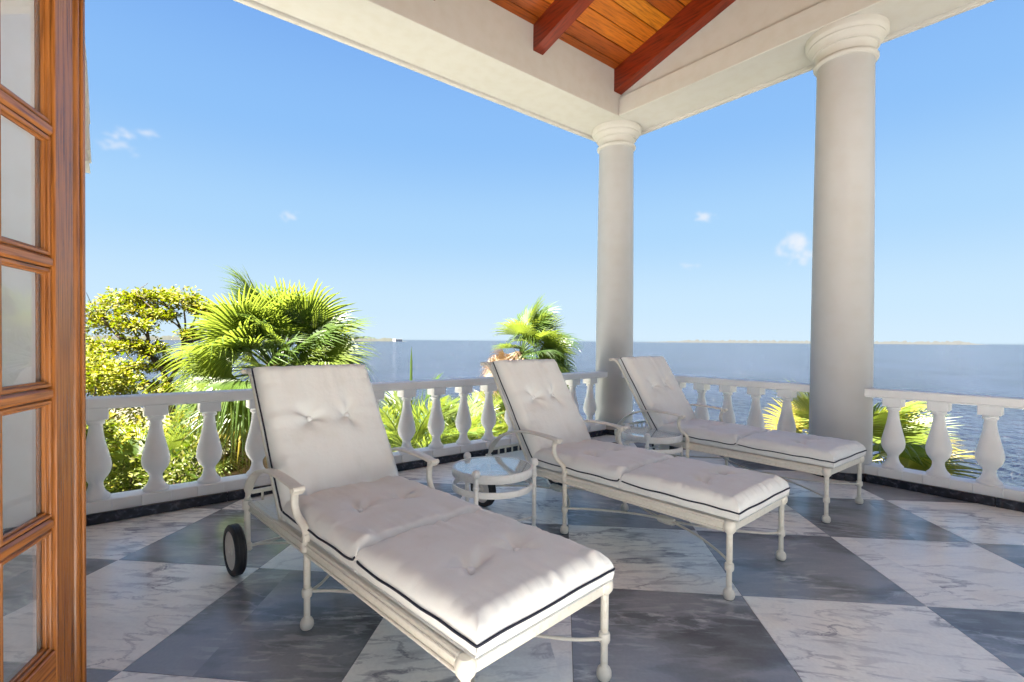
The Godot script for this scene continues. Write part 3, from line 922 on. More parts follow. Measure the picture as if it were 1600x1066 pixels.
func make_table() -> Node3D:
	var t := thing("side_table", "", "side table")
	var wm: Material = M.white_metal
	for k in 3:
		var a := deg_to_rad(30.0 + 120.0 * k)
		var lg := part("leg", lathe_mesh([[0.0, 0.004], [0.021, 0.004], [0.025, 0.014], [0.025, 0.03], [0.019, 0.04], [0.0135, 0.044], [0.0135, 0.092], [0.019, 0.095], [0.021, 0.105], [0.019, 0.116], [0.0155, 0.119], [0.0155, 0.392], [0.020, 0.395], [0.022, 0.404], [0.020, 0.413], [0.0155, 0.416], [0.0155, 0.470], [0.021, 0.474], [0.0265, 0.486], [0.0275, 0.500], [0.024, 0.514], [0.0145, 0.5235], [0.0, 0.5255]], 18), wm, t)
		lg.position = Vector3(cos(a), 0, sin(a)) * 0.298
		part("foot_pad", lathe_mesh([[0.0, 0.0], [0.018, 0.0], [0.018, 0.006], [0.0, 0.006]], 12), M.foot_pad, lg)
		var mid := Vector3(cos(a + 0.35), 0, sin(a + 0.35)) * 0.15
		var st := begin()
		sweep(st, curve([Vector3(cos(a) * 0.282, 0.106, sin(a) * 0.282), Vector3(mid.x, 0.106, mid.z), Vector3(cos(a + 0.9) * 0.035, 0.106, sin(a + 0.9) * 0.035)], 7), rect(0.013, 0.010, 0.003), Vector3.UP, true)
		part("stretcher", done(st), wm, t)
	part("stretcher_ring", lathe_mesh([[0.030, 0.097], [0.044, 0.097], [0.046, 0.106], [0.044, 0.115], [0.030, 0.115], [0.030, 0.097]], 20), wm, t)
	part("top_ring", lathe_mesh([[0.262, 0.430], [0.278, 0.430], [0.281, 0.434], [0.281, 0.482], [0.278, 0.486], [0.267, 0.486], [0.266, 0.4765], [0.252, 0.476], [0.252, 0.468], [0.262, 0.468], [0.262, 0.430]], 72), wm, t)
	part("lower_ring", lathe_mesh([[0.268, 0.335], [0.279, 0.335], [0.281, 0.338], [0.281, 0.373], [0.279, 0.376], [0.268, 0.376], [0.268, 0.335]], 72), wm, t)
	part("glass_top", lathe_mesh([[0.0, 0.4775], [0.2645, 0.4775], [0.2645, 0.4835], [0.0, 0.4835]], 72), M.table_glass, t)
	return t

# ---------------------------------------------------------------- plants
# a fan leaf: stalk along +z from the origin, blade beyond it, upper side towards +y
func fan_leaf(seed_: int, stalk: float, R: float, segs: int, spread: float, droop: float, split: float, hang: float) -> ArrayMesh:
	var g := RandomNumberGenerator.new()
	g.seed = seed_
	var st := begin()
	var arc := func(z: float) -> Vector3: return Vector3(0, -hang * z * z, z)
	var path := PackedVector3Array()
	for i in 6: path.append(arc.call(stalk * i / 5.0))
	sweep(st, path, PackedVector2Array([Vector2(-0.016, 0.004), Vector2(0, -0.010), Vector2(0.016, 0.004)]), Vector3.UP, false, [1.4, 1.1, 0.9, 0.8, 0.7, 0.6])
	var o: Vector3 = arc.call(stalk)
	var fwd := Vector3(0, -2.0 * hang * stalk, 1).normalized()
	var up := fwd.cross(Vector3.RIGHT).normalized()
	var da := spread / segs
	var rs := [0.05, 0.28, 0.5, 0.68, 0.84, 1.0]
	for i in segs:
		var a := -spread * 0.5 + da * (i + 0.5)
		var L := R * (0.80 + 0.20 * cos(a * 0.8)) * g.randf_range(0.9, 1.06)
		var dd := droop * g.randf_range(0.5, 1.5)
		var sw := g.randf_range(-0.07, 0.07)
		var sp := split * g.randf_range(0.85, 1.15)
		var rows := []
		for q in rs:
			var f: float = q
			var hw: float
			if f <= sp: hw = f * L * tan(da * 0.5) * 1.02
			else: hw = sp * L * tan(da * 0.5) * 1.02 * pow(maxf(0.0, 1.0 - (f - sp) / (1.0 - sp)), 0.8) + 0.0012
			var aa := a + sw * maxf(0.0, f - sp)
			var dirv := (fwd * cos(aa) + Vector3.RIGHT * sin(aa)).normalized()
			var sdv := dirv.cross(up)
			var low := dd * pow(maxf(0.0, f - 0.45), 2.0) * 1.9 * L + 0.14 * L * f * (1.0 - cos(aa)) * 0.5
			var c: Vector3 = o + dirv * (f * L * (1.0 - 0.25 * dd * maxf(0.0, f - 0.5))) - up * low
			c += Vector3.DOWN * dd * pow(maxf(0.0, f - 0.55), 2.0) * 0.7 * L
			var fold := hw * 0.55
			rows.append([c - sdv * hw - up * fold * 0.5, c + up * fold * 0.5, c + sdv * hw - up * fold * 0.5])
		for k in rs.size() - 1:
			var p: Array = rows[k]
			var q2: Array = rows[k + 1]
			quad_out(st, p[0], p[1], q2[1], q2[0], up)
			quad_out(st, p[1], p[2], q2[2], q2[1], up)
	return done(st)

# a feather leaf: midrib along +z, rising and arching over, leaflets either side
func feather_leaf(seed_: int, L: float, arch: float, leaf: float, n: int) -> ArrayMesh:
	var g := RandomNumberGenerator.new()
	g.seed = seed_
	var st := begin()
	var at := func(f: float) -> Vector3: return Vector3(0, -arch * L * f * f, L * f * (1.0 - 0.12 * f))
	var path := PackedVector3Array()
	for i in 9: path.append(at.call(i / 8.0))
	sweep(st, path, circle(0.011, 4), Vector3.UP, false, [1.4, 1.2, 1.0, 0.9, 0.8, 0.6, 0.5, 0.35, 0.2])
	for i in n:
		var f := lerpf(0.22, 0.99, float(i) / n)
		var p: Vector3 = at.call(f)
		var tg: Vector3 = (at.call(minf(1.0, f + 0.02)) - at.call(f - 0.02)).normalized()
		var l := leaf * sin(PI * clampf(0.16 + f * 0.78, 0, 1)) * g.randf_range(0.85, 1.1)
		for s in [-1.0, 1.0]:
			var dirv := (Vector3(s, 0.45, 0) * 0.8 + tg * lerpf(0.7, 1.6, f) + Vector3(g.randf_range(-0.12, 0.12), g.randf_range(-0.25, 0.35), g.randf_range(-0.15, 0.15))).normalized()
			var wd := dirv.cross(Vector3.UP).normalized() * 0.0085
			var m := p + dirv * l * 0.4
			var e := p + dirv * l + Vector3.DOWN * l * g.randf_range(0.12, 0.4)
			var u := Vector3.UP * 0.006
			quad_out(st, p - wd * 0.5, p + wd * 0.5, m + wd, m - wd, Vector3.UP)
			tri_out(st, m - wd, m + wd, e, Vector3.UP)
	return done(st)

func aim(forward: Vector3, roll: float) -> Basis:
	var z := forward.normalized()
	var x := Vector3.UP.cross(z)
	if x.length() < 0.02: x = Vector3.RIGHT
	x = x.normalized()
	return Basis(x, z.cross(x).normalized(), z).rotated(z, roll)

var fans := []
var fans_old := []
var dead_fans := []
var feathers := []

func trunk_mesh(from: Vector3, to: Vector3, r0: float, r1: float, bend: Vector3) -> ArrayMesh:
	var p := []
	var tp := []
	for i in 9:
		var f := i / 8.0
		p.append(from.lerp(to, f) + bend * sin(f * PI))
	var c := curve(p, 3)
	for i in c.size(): tp.append(lerpf(r0, r1, float(i) / c.size()) * (1.0 + 0.07 * sin(i * 2.6)))
	return tube(c, 1.0, 12, Vector3(1, 0, 0.3), tp)

func fan_palm(called: String, label: String, crown: Vector3, ground: float, n: int, size: float, wind: Vector3, mats: Array, skirt: int, skirt_len: float, seed_: int, low := -42.0, lean := Vector3.ZERO, blown := Vector3.ZERO) -> Node3D:
	var g := RandomNumberGenerator.new()
	g.seed = seed_
	var foot := Vector3(crown.x + g.randf_range(-0.2, 0.2), ground, crown.z + g.randf_range(-0.2, 0.2)) + lean
	var t := thing(called, label, "palm tree", foot, 0.0, "palms below the terrace")
	var top := crown - foot
	part("trunk", trunk_mesh(Vector3(0, -0.2, 0), top, 0.20 * size, 0.13 * size, Vector3(g.randf_range(-0.1, 0.1), 0, g.randf_range(-0.1, 0.1))), M.fibre, t)
	for i in n:
		var f := (i + 0.5) / n
		var az := i * 2.39996 + g.randf_range(-0.25, 0.25)
		var el := deg_to_rad(lerpf(84.0, low, pow(f, 0.9)) + g.randf_range(-13.0, 13.0))
		var dirv := (Vector3(cos(az) * cos(el), sin(el), sin(az) * cos(el)) + wind * g.randf_range(0.6, 1.3) * (0.4 + 0.6 * cos(el))).normalized()
		var src: Array = fans if f < 0.6 else fans_old
		var m: Material = mats[clampi(int(f * mats.size() + g.randf_range(-0.7, 0.7)), 0, mats.size() - 1)]
		var lf := part("frond", src[g.randi() % src.size()], m, t)
		var sc := size * g.randf_range(0.78, 1.15) * (0.75 if i < 3 else 1.0)
		lf.transform = Transform3D(aim(dirv, g.randf_range(-1.0, 1.0)).scaled(Vector3.ONE * sc), top + Vector3(dirv.x, dirv.y * 0.5, dirv.z) * 0.08 * size + Vector3.DOWN * 0.25 * f * size)
	for i in skirt:
		var az := i * 2.39996 + g.randf_range(-0.3, 0.3)
		var el := deg_to_rad(g.randf_range(-86.0, -58.0))
		var dirv := Vector3(cos(az) * cos(el), sin(el), sin(az) * cos(el)) + wind * 0.15 + blown * g.randf_range(0.3, 1.2)
		var lf := part("dead_frond", dead_fans[g.randi() % dead_fans.size()], ([M.fan_dead, M.fan_dead, M.fan_pale, M.fan_rust] if blown == Vector3.ZERO else [M.fan_pale, M.fan_dead, M.fan_pale, M.fan_pale])[g.randi() % 4], t)
		lf.transform = Transform3D(aim(dirv, g.randf_range(-1.2, 1.2)).scaled(Vector3.ONE * size * g.randf_range(0.6, 0.95)), top.lerp(Vector3.ZERO, ((0.3 if blown == Vector3.ZERO else 0.0) + skirt_len * float(i) / skirt) * size / top.y) + Vector3(cos(az), 0, sin(az)) * 0.2 * size)
	return t

func feather_palm(called: String, label: String, crown: Vector3, ground: float, n: int, size: float, mats: Array, seed_: int) -> Node3D:
	var g := RandomNumberGenerator.new()
	g.seed = seed_
	var foot := Vector3(crown.x, ground, crown.z)
	var t := thing(called, label, "palm tree", foot, 0.0, "palms below the terrace")
	var top := crown - foot
	part("trunk", trunk_mesh(Vector3(0, -0.2, 0), top, 0.09 * size, 0.05 * size, Vector3(0.05, 0, 0)), M.bark, t)
	for i in n:
		var f := (i + 0.5) / n
		var az := i * 2.39996 + g.randf_range(-0.3, 0.3)
		var el := deg_to_rad(lerpf(82.0, 12.0, f) + g.randf_range(-6.0, 6.0))
		var dirv := Vector3(cos(az) * cos(el), sin(el), sin(az) * cos(el))
		var lf := part("frond", feathers[g.randi() % feathers.size()], mats[g.randi() % mats.size()], t)
		lf.transform = Transform3D(aim(dirv, g.randf_range(-0.3, 0.3)).scaled(Vector3.ONE * size * g.randf_range(0.85, 1.15)), top)
	return t

func leaf_mesh() -> ArrayMesh:
	var st := begin()
	var a := Vector3(0, 0, 0)
	var m1 := Vector3(-0.26, 0.03, 0.45)
	var m2 := Vector3(0.26, 0.03, 0.45)
	var c := Vector3(0, -0.04, 0.5)
	var e := Vector3(0, -0.10, 1.0)
	for q in [[a, m1, c], [a, c, m2], [m1, e, c], [c, e, m2]]: tri_out(st, q[0], q[1], q[2], Vector3.UP)
	return done(st)

var leaf: ArrayMesh

func leaf_cloud(called: String, m: Material, spots: Array, per: int, size: float, seed_: int, parent: Node, flat := 0.6) -> MultiMeshInstance3D:     # spots: [centre, radius]
	var g := RandomNumberGenerator.new()
	g.seed = seed_
	var mm := MultiMesh.new()
	mm.transform_format = MultiMesh.TRANSFORM_3D
	mm.use_colors = true
	mm.mesh = leaf
	mm.instance_count = spots.size() * per
	var k := 0
	for s in spots:
		# every clump is made of sprays of leaves round short twigs
		var sprays := maxi(4, per / 14)
		var seats := []
		for q in sprays:
			var v := Vector3(g.randfn(), g.randfn() * flat, g.randfn()).normalized() * pow(g.randf(), 0.45)
			seats.append(s[0] + Vector3(v.x, v.y * flat, v.z) * s[1] * g.randf_range(0.7, 1.12))
		for q in per:
			var seat: Vector3 = seats[q % sprays]
			var p: Vector3 = seat + Vector3(g.randfn(), g.randfn(), g.randfn()) * s[1] * 0.11
			var out: Vector3 = (p - s[0]).normalized() * 0.6 + Vector3(g.randfn(), g.randfn() * 0.6 + 0.1, g.randfn()) * 0.7
			var b := aim(out, g.randf_range(-1.0, 1.0)).scaled(Vector3.ONE * size * g.randf_range(0.6, 1.3))
			mm.set_instance_transform(k, Transform3D(b, p))
			var t := g.randf()
			var sh := g.randf_range(0.6, 1.15)
			mm.set_instance_color(k, Color(sh * lerpf(0.75, 1.1, t), sh, sh * lerpf(0.9, 0.6, t)))
			k += 1
	var o := MultiMeshInstance3D.new()
	o.multimesh = mm
	o.material_override = m
	o.name = called
	o.set_meta("kind", "stuff")
	parent.add_child(o)
	return o

func branch(st: SurfaceTool, pts: Array, r0: float, r1: float) -> void:
	var c := curve(pts, 5)
	var tp := []
	for i in c.size(): tp.append(lerpf(r0, r1, float(i) / c.size()))
	sweep(st, c, circle(1.0, 7), Vector3(0.3, 0.1, 1), true, tp)

func shrub(label: String, at: Vector3, r: float, m: Material, seed_: int, per := 620, size := 0.085) -> void:
	var g := RandomNumberGenerator.new()
	g.seed = seed_
	var ground := -3.45
	var t := thing("leafy_shrub", label, "shrub", Vector3(at.x, ground, at.z), 0.0, "leafy shrubs below the balustrade")
	var top := at.y - ground
	var spots := []
	var st := begin()
	for k in 13:
		var v := Vector3(g.randfn() * 0.62, g.randf_range(-1.4, 0.75), g.randfn() * 0.62)
		var c := Vector3(v.x * r, top + v.y * r * 0.9, v.z * r)
		spots.append([c, r * g.randf_range(0.34, 0.55)])
		branch(st, [Vector3(0, 0, 0), Vector3(v.x * r * 0.25, top * 0.45, v.z * r * 0.25), c], 0.035, 0.006)
	part("stem", done(st), M.bark, t)
	leaf_cloud("crown", m, spots, per, size, seed_ + 1, t, 0.85)

func ground_and_sea() -> void:
	var table := [[-180, 700], [-40, 600], [-14, 150], [-3, 62], [6, 45], [16.6, 34], [22, 30], [27.4, 27.5], [36, 24.5], [43.7, 21.5], [51, 16.5], [60, 15], [69, 14.2], [77, 13.4], [85, 13.2], [100, 16], [125, 60], [145, 600], [180, 700]]
	var n := noise(401, 0.05, 3)
	var n2 := noise(402, 0.11, 3)
	var st := SurfaceTool.new()
	st.begin(Mesh.PRIMITIVE_TRIANGLES)
	st.set_smooth_group(1)
	var rings := [0.0, 0.12, 0.3, 0.5, 0.7, 0.82, 0.92, 1.0, 1.08]
	var ys := [-3.4, -3.4, -3.4, -3.42, -3.5, -3.75, -4.25, -4.6, -5.6]
	var steps := 180
	var pt := func(i: int, k: int) -> Vector3:
		var b := -180.0 + 360.0 * (i % steps) / steps
		var R := 0.0
		for q in table.size() - 1:
			if b >= table[q][0] and b <= table[q + 1][0]:
				R = lerpf(table[q][1], table[q + 1][1], (b - table[q][0]) / float(table[q + 1][0] - table[q][0]))
				break
		R *= 1.0 + 0.05 * n.get_noise_1d(b * 4.0)
		var a := deg_to_rad(b)
		var d: float = R * rings[k]
		return Vector3(sin(a) * d, ys[k] + (0.08 * n2.get_noise_2d(sin(a) * d * 6.0, cos(a) * d * 6.0)), -cos(a) * d)
	for i in steps:
		for k in rings.size() - 1:
			quad_out(st, pt.call(i, k), pt.call(i + 1, k), pt.call(i + 1, k + 1), pt.call(i, k + 1), Vector3.UP)
	struct("ground", done(st), M.sand, "sandy garden ground below the terrace")
	var pv := begin()  # pale slab added out of view, bounces sunlight up under the roof
	prism(pv, PackedVector2Array([Vector2(8.6, -8.8), Vector2(-12, -8.8), Vector2(-12, 12), Vector2(8.6, 12)]), -3.6, -3.27, func(p, h): return Vector3(p.x, h, p.y))
	struct("bounce_paving", done(pv), M.paving, "pale stone paving added out of sight round the house to bounce light")
	# the sea, out to the horizon
	st = begin()
	st.set_smooth_group(1)
	var rr := [0.0, 40.0, 200.0, 1500.0, 9000.0, 40000.0]
	for i in 96:
		var a := TAU * i / 96
		var b := TAU * (i + 1) / 96
		for k in 5:
			var p := func(ang: float, r: float) -> Vector3: return Vector3(sin(ang) * r, -4.5, -cos(ang) * r)
			if k == 0: tri_out(st, p.call(a, 0.0), p.call(a, rr[1]), p.call(b, rr[1]), Vector3.UP)
			else: quad_out(st, p.call(a, rr[k]), p.call(b, rr[k]), p.call(b, rr[k + 1]), p.call(a, rr[k + 1]), Vector3.UP)
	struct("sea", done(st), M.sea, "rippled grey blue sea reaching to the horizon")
	# pale turquoise shallows beside the garden
	st = begin()
	var ring := PackedVector2Array()
	for q in [[8.0, -45.0], [12.0, -32.0], [14.5, -24.0], [17.0, -19.0], [21.0, -19.5], [24.0, -24.0], [21.0, -32.0], [15.0, -44.0]]: ring.append(Vector2(q[0], q[1]))
	prism(st, ring, -4.49, -4.485, func(p, h): return Vector3(p.x, h, p.y))
	struct("shallow_water", done(st), M.shallows, "pale turquoise shallows by the shore")
	# low far shores
	for q in [["headland", "low wooded shore far across the water at left", -8.0, 27.5, 2300.0, 21.0, 411], ["far_shore", "thin strip of land on the horizon at right", 52.0, 83.5, 9000.0, 60.0, 412]]:
		var hn := noise(q[6], 0.35, 4)
		st = begin()
		st.set_smooth_group(1)
		var cnt := 240
		for i in cnt:
			var P := func(j: int) -> Array:
				var f := float(j) / cnt
				var a := deg_to_rad(lerpf(q[2], q[3], f))
				var fade := smoothstep(0.0, 0.06, 1.0 - f) * (smoothstep(0.0, 0.25, f) if q[2] > 0 else 1.0)
				var h: float = q[5] * (0.42 + 0.5 * (hn.get_noise_1d(j * 1.0) + 0.5)) * (0.25 + 0.75 * fade) * fade
				var d := Vector3(sin(a), 0, -cos(a))
				var R: float = q[4]
				return [d * R + Vector3.UP * -4.6, d * R * 1.003 + Vector3.UP * (-4.4 + h * 0.12), d * R * 1.006 + Vector3.UP * (-4.5 + h), d * R * 1.05 + Vector3.UP * -5.0]
			var p0: Array = P.call(i)
			var p1: Array = P.call(i + 1)
			for k in 3: quad_out(st, p0[k], p1[k], p1[k + 1], p0[k + 1], Vector3.UP - (p0[0] as Vector3).normalized())
		struct(q[0], done(st), M.far_land if q[4] > 5000.0 else M.near_land, q[1])

	var b := thing("waterfront_building", "tiny white building on the far shore, left of the middle of the sea", "building", Vector3(1003, -4.4, -2050), 0.4)
	part("wall", span(Vector3(-22, -1, -8), Vector3(22, 9, 8), 0.1), M.hazy_white, b)
	part("roof", span(Vector3(-23, 9.01, -9), Vector3(23, 10.5, 9), 0.3), M.hazy_white, b)

func plants() -> void:
	leaf = leaf_mesh()
	for i in 6:
		fans.append(fan_leaf(500 + i, 0.75, 0.88, 38, deg_to_rad(165.0 + i * 9), 0.16 + 0.06 * i, 0.50, 0.10))
		fans_old.append(fan_leaf(520 + i, 0.85, 0.9, 38, deg_to_rad(180.0 + i * 9), 0.5 + 0.14 * i, 0.42, 0.20))
	for i in 5:
		dead_fans.append(fan_leaf(540 + i, 0.45, 0.85, 22, deg_to_rad(120.0 + i * 14), 0.9, 0.25, 0.1))
		feathers.append(feather_leaf(560 + i, 1.25, 0.22 + 0.07 * i, 0.46, 30))
	var green := [M.fan_green, M.fan_green, M.fan_lime, M.fan_green, M.fan_lime]
	fan_palm("fan_palm", "large bushy fan palm with a tan skirt of dead leaves behind the nearest lounger", Vector3(2.2, 0.95, -9.17), -3.4, 86, 0.98, Vector3(0.10, 0, 0.05), [M.fan_green, M.fan_green, M.fan_dark, M.fan_lime, M.fan_green, M.fan_lime, M.fan_green, M.fan_yellow], 110, 2.6, 601, -24.0, Vector3(-1.5, 0, 0.3))
	fan_palm("fan_palm", "windswept fan palm standing against the sea behind the middle lounger", Vector3(9.0, 1.05, -10.7), -3.6, 46, 1.0, Vector3(0.85, 0.05, 0.7), [M.fan_dark, M.fan_green, M.fan_dark, M.fan_green, M.fan_lime], 46, 0.7, 602, -40.0, Vector3(-0.5, 0, -0.3), Vector3(-1.1, 0.55, -0.9))
	fan_palm("fan_palm", "yellow green fan palm whose wind-combed leaves show behind the near column", Vector3(9.1, -0.55, -2.75), -3.5, 34, 1.05, Vector3(0.35, -0.05, 0.7), [M.fan_lime, M.fan_yellow, M.fan_yellow, M.fan_lime, M.fan_yellow], 10, 0.8, 603, -45.0)
	fan_palm("fan_palm", "low lime green fan palm peeping between the balusters behind the farthest lounger", Vector3(8.7, -1.25, -4.5), -3.5, 22, 0.8, Vector3(0.2, 0, 0.4), [M.fan_lime, M.fan_yellow, M.fan_lime], 0, 0.5, 604, -20.0)
	fan_palm("fan_palm", "young fan palm with drooping leaves low behind the left balusters", Vector3(0.75, -0.75, -9.0), -3.4, 20, 0.68, Vector3(0.05, 0, 0.05), [M.fan_green, M.fan_lime, M.fan_green], 0, 0.5, 605, -35.0)
	feather_palm("feather_palm", "upright feathery palm behind the balusters between the two nearest loungers", Vector3(5.05, -0.85, -7.7), -3.5, 30, 1.15, [M.fan_lime, M.fan_green, M.fan_lime], 611)
	var spear_palm := feather_palm("feather_palm", "dense bright feathery palm just right of the nearest lounger's backrest", Vector3(3.8, -0.65, -7.3), -3.5, 32, 1.15, [M.fan_lime, M.fan_green], 612)
	feather_palm("feather_palm", "feathery palm partly hidden behind the middle lounger's backrest", Vector3(6.3, -0.95, -7.9), -3.5, 28, 1.1, [M.fan_green, M.fan_lime, M.fan_yellow], 613)
	part("spear_leaf", tube(PackedVector3Array([Vector3(0, 2.75, 0), Vector3(0.01, 3.7, 0), Vector3(0.02, 4.5, 0.0), Vector3(0.02, 4.74, 0.0)]), 0.032, 5, Vector3(1, 0, 0.3), [0.8, 1.0, 0.6, 0.05]), M.fan_green, spear_palm)
	# broadleaf tree at left
	var t := thing("broadleaf_tree", "airy yellow green broadleaf tree with thin bent branches left of the big palm", "tree", Vector3(1.1, -3.5, -13.2))
	var o := t.position
	var clumps := [[Vector3(-0.25, 1.94, -13.76), 0.50], [Vector3(0.13, 2.19, -14.10), 0.42], [Vector3(0.46, 2.25, -13.83), 0.42], [Vector3(0.86, 2.30, -13.76), 0.46], [Vector3(1.24, 2.23, -13.19), 0.42], [Vector3(1.54, 2.03, -12.95), 0.34], [Vector3(2.01, 1.97, -13.85), 0.32],
		[Vector3(-0.04, 1.67, -13.71), 0.5], [Vector3(0.44, 1.61, -13.32), 0.4], [Vector3(0.90, 1.86, -13.46), 0.34], [Vector3(-0.24, 1.13, -13.35), 0.48], [Vector3(0.22, 1.20, -13.23), 0.44], [Vector3(0.66, 1.13, -13.14), 0.36], [Vector3(-0.34, 0.61, -13.08), 0.46], [Vector3(0.07, 0.43, -13.01), 0.40],
		[Vector3(0.80, 0.30, -12.83), 0.34], [Vector3(1.40, 1.48, -13.05), 0.28], [Vector3(2.07, 1.66, -13.79), 0.28], [Vector3(-0.9, 1.5, -13.9), 0.5], [Vector3(-0.8, 0.8, -13.4), 0.5], [Vector3(1.6, 0.2, -13.3), 0.4], [Vector3(0.3, 0.75, -12.9), 0.36], [Vector3(0.95, 0.75, -13.5), 0.34], [Vector3(0.5, 1.95, -13.6), 0.36], [Vector3(1.45, 0.75, -13.4), 0.36]]
	var st := begin()
	var spots := []
	var fork := Vector3(0.95, 0.35, -13.1) - o
	branch(st, [Vector3(0, -0.1, 0), Vector3(0.1, 1.6, 0.1), Vector3(0.0, 2.9, 0.0), fork], 0.11, 0.06)
	var elbows := [Vector3(0.62, 1.0, -13.2) - o, Vector3(1.25, 1.25, -13.2) - o, Vector3(0.35, 0.6, -13.1) - o]
	branch(st, [fork, Vector3(0.85, 0.7, -13.15) - o, elbows[0]], 0.055, 0.04)
	branch(st, [fork, Vector3(1.15, 0.75, -13.15) - o, elbows[1]], 0.05, 0.035)
	branch(st, [fork, Vector3(0.7, 0.35, -13.1) - o, elbows[2]], 0.045, 0.03)
	var g := RandomNumberGenerator.new()
	g.seed = 77
	for c in clumps:
		var p: Vector3 = c[0] - o
		spots.append([p, c[1] * 1.02])
		var best: Vector3 = elbows[0]
		for e in elbows:
			if (e as Vector3).distance_to(p) < best.distance_to(p): best = e
		var m := best.lerp(p, 0.5) + Vector3(g.randf_range(-0.12, 0.12), g.randf_range(-0.15, 0.05), g.randf_range(-0.1, 0.1))
		branch(st, [best, m, p], 0.032, 0.008)
		for k in 4:
			branch(st, [m.lerp(p, 0.6), p + Vector3(g.randfn(), g.randf_range(-0.3, 0.5), g.randfn()) * c[1] * 0.4, p + Vector3(g.randfn(), g.randf_range(0.0, 0.8), g.randfn()).normalized() * c[1] * 0.8], 0.011, 0.004)
	part("trunk", done(st), M.bark, t)
	leaf_cloud("crown", M.leaf_yellow, spots, 620, 0.092, 701, t, 0.55)
	var ug := Node3D.new()
	ug.name = "undergrowth"
	add_child(ug)
	tag(ug, "low green scrub covering the ground beyond the garden shrubs", "", "", "stuff")
	var gs := []
	g.seed = 91
	for k in 560:
		var b := deg_to_rad(g.randf_range(-12.0, 47.0))
		var d := g.randf_range(11.5, 24.0 if b > 0.4 else 32.0)
		gs.append([Vector3(sin(b) * d, -3.2 + g.randf_range(-0.2, 0.5), -cos(b) * d), g.randf_range(0.5, 0.95)])
	leaf_cloud("scrub", M.leaf_green, gs, 70, 0.2, 92, ug, 0.5)
	shrub("bright lime shrub behind the first gap between balusters beside the door", Vector3(-0.05, -0.35, -8.3), 0.95, M.leaf_green, 801)
	shrub("yellow green shrub behind the second gap from the door", Vector3(0.75, -0.55, -9.4), 1.0, M.leaf_yellow, 802)
	shrub("dark leaved shrub low behind the left balusters, before the young fan palm", Vector3(0.55, -1.3, -7.2), 0.6, M.leaf_deep, 803)
	shrub("green shrub around the foot of the large fan palm", Vector3(2.2, -1.7, -8.6), 0.8, M.leaf_green, 804)
	shrub("round lime shrub under the feathery palms between the two nearest loungers", Vector3(4.4, -1.55, -7.2), 0.6, M.leaf_green, 805)
	shrub("tall yellow green shrub beyond the lime one, under the broadleaf tree", Vector3(-0.6, 0.25, -11.2), 1.15, M.leaf_yellow, 806)
	shrub("olive shrub filling the gap between the broadleaf tree and the large fan palm", Vector3(1.7, -0.35, -11.6), 1.0, M.leaf_green, 807)
	shrub("low yellow shrub by the shallows behind the middle lounger", Vector3(7.6, -1.7, -9.6), 0.6, M.leaf_yellow, 808)

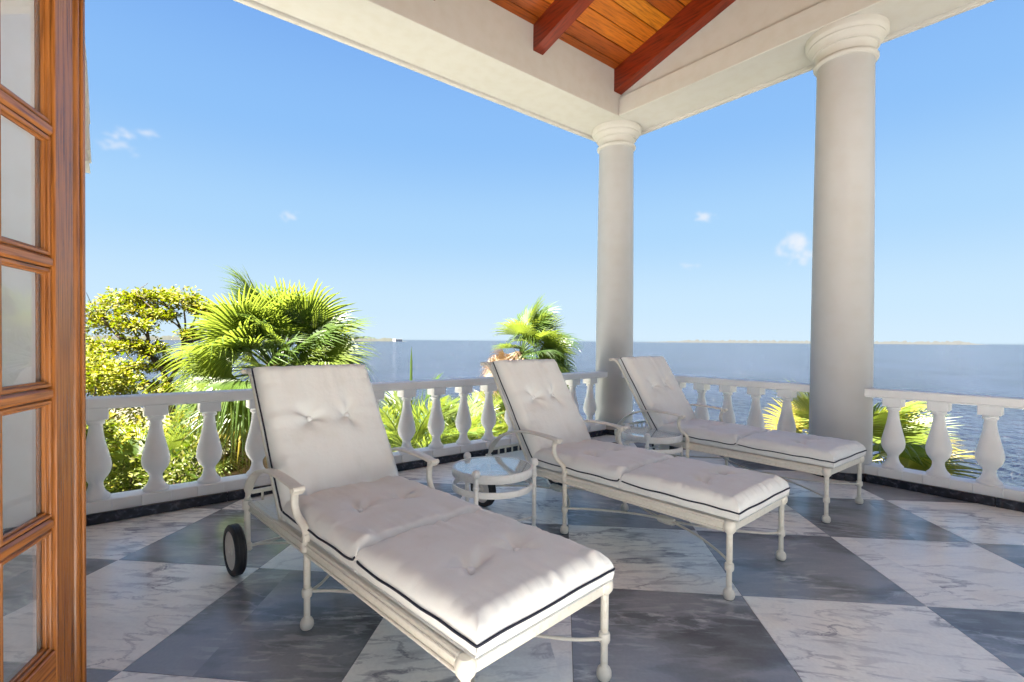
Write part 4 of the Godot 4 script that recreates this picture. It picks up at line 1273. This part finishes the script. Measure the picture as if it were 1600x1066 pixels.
# ---------------------------------------------------------------- the scene
func _ready() -> void:
	rng.seed = 12
	var cam := Camera3D.new()
	cam.name = "camera"
	add_child(cam)
	cam.projection = Camera3D.PROJECTION_FRUSTUM
	cam.near = 0.05
	cam.far = 60000.0
	cam.size = 2.0 * cam.near * 533.0 / 769.0
	cam.frustum_offset = Vector2(0, 0.0113 * cam.near)
	cam.position = Vector3(0, EYE, 0)
	cam.rotation_order = EULER_ORDER_YXZ
	cam.rotation_degrees = Vector3(-0.655, -39.17, 0.425)
	cam.current = true
	var env := Environment.new()
	env.background_mode = Environment.BG_SKY
	var sky := Sky.new()
	var sm := PanoramaSkyMaterial.new()
	sm.panorama = sky_texture()
	sky.sky_material = sm
	env.sky = sky
	env.tonemap_mode = Environment.TONE_MAPPER_LINEAR
	env.tonemap_exposure = EXPO
	env.sdfgi_enabled = true
	env.ssao_enabled = true
	env.ssil_enabled = true
	var we := WorldEnvironment.new()
	we.name = "environment"
	we.environment = env
	add_child(we)
	var sun := DirectionalLight3D.new()
	sun.name = "sun"
	sun.light_energy = 1.6
	sun.light_color = Color(1.0, 0.965, 0.92)
	sun.light_angular_distance = 0.5
	sun.shadow_enabled = true
	add_child(sun)
	sun.look_at_from_position(SUN_FROM * 10.0, Vector3.ZERO)
	materials()
	ground_and_sea()
	house()
	tiles()
	var bal := baluster_mesh()
	var xs := []
	for k in 16: xs.append(-0.09 + 0.361 * k)
	balustrade("long white balustrade from the door to the corner column, palms behind it", Vector3(0, 0, -4.76), 0.0, -0.165, 5.62, xs, -0.165, 5.60, bal)
	# the right-hand runs: own x = world -z ... turned so that the inner face looks to -x
	xs = []
	for k in 6: xs.append(-2.299 - 0.339 * k)
	balustrade("white balustrade between the two columns, behind the farthest lounger", Vector3(5.82, 0, 0), -PI / 2, -4.53, -2.03, xs, -4.50, -2.05, bal)
	xs = []
	for k in 7: xs.append(-1.338 + 0.335 * k)
	balustrade("white balustrade right of the near column, yellow palm behind it", Vector3(5.82, 0, 0), -PI / 2, -1.55, 0.90, xs, -1.53, 0.88, bal)
	column("corner column where the two balustrades meet, farther of the two", 5.85, -4.75)
	column("nearer and larger looking column behind the farthest lounger's foot end", 5.85, -1.794)
	column("white column at the right end of the right balustrade", 5.85, 1.16)
	roof()
	door()
	var a := make_lounger()
	var labels := ["nearest chaise lounge, its white cushion filling the foreground", "middle chaise lounge, standing between the two round side tables", "farthest chaise lounge, beside the right balustrade and near column"]
	var spots := [[1.172, -1.243, 5.4], [2.88, -1.287, 2.5], [4.535, -1.357, -0.9]]
	for i in 3:
		var o := a if i == 0 else copy(a)
		o.position = Vector3(spots[i][0], 0, spots[i][1])
		o.rotation_degrees.y = spots[i][2]
		tag(o, labels[i], "chaise lounge", "cushioned chaise lounges in a row on the terrace")
	var tb := make_table()
	tb.position = Vector3(2.058, 0, -2.729)
	tb.rotation_degrees.y = 2.3
	tag(tb, "round glass-topped white side table between the nearest and middle loungers", "side table", "round side tables between the loungers")
	var tb2 := copy(tb)
	tb2.position = Vector3(4.02, 0, -2.80)
	tb2.rotation_degrees.y = -2.6
	tag(tb2, "round glass-topped white side table between the middle and farthest loungers", "side table", "round side tables between the loungers")
	plants()
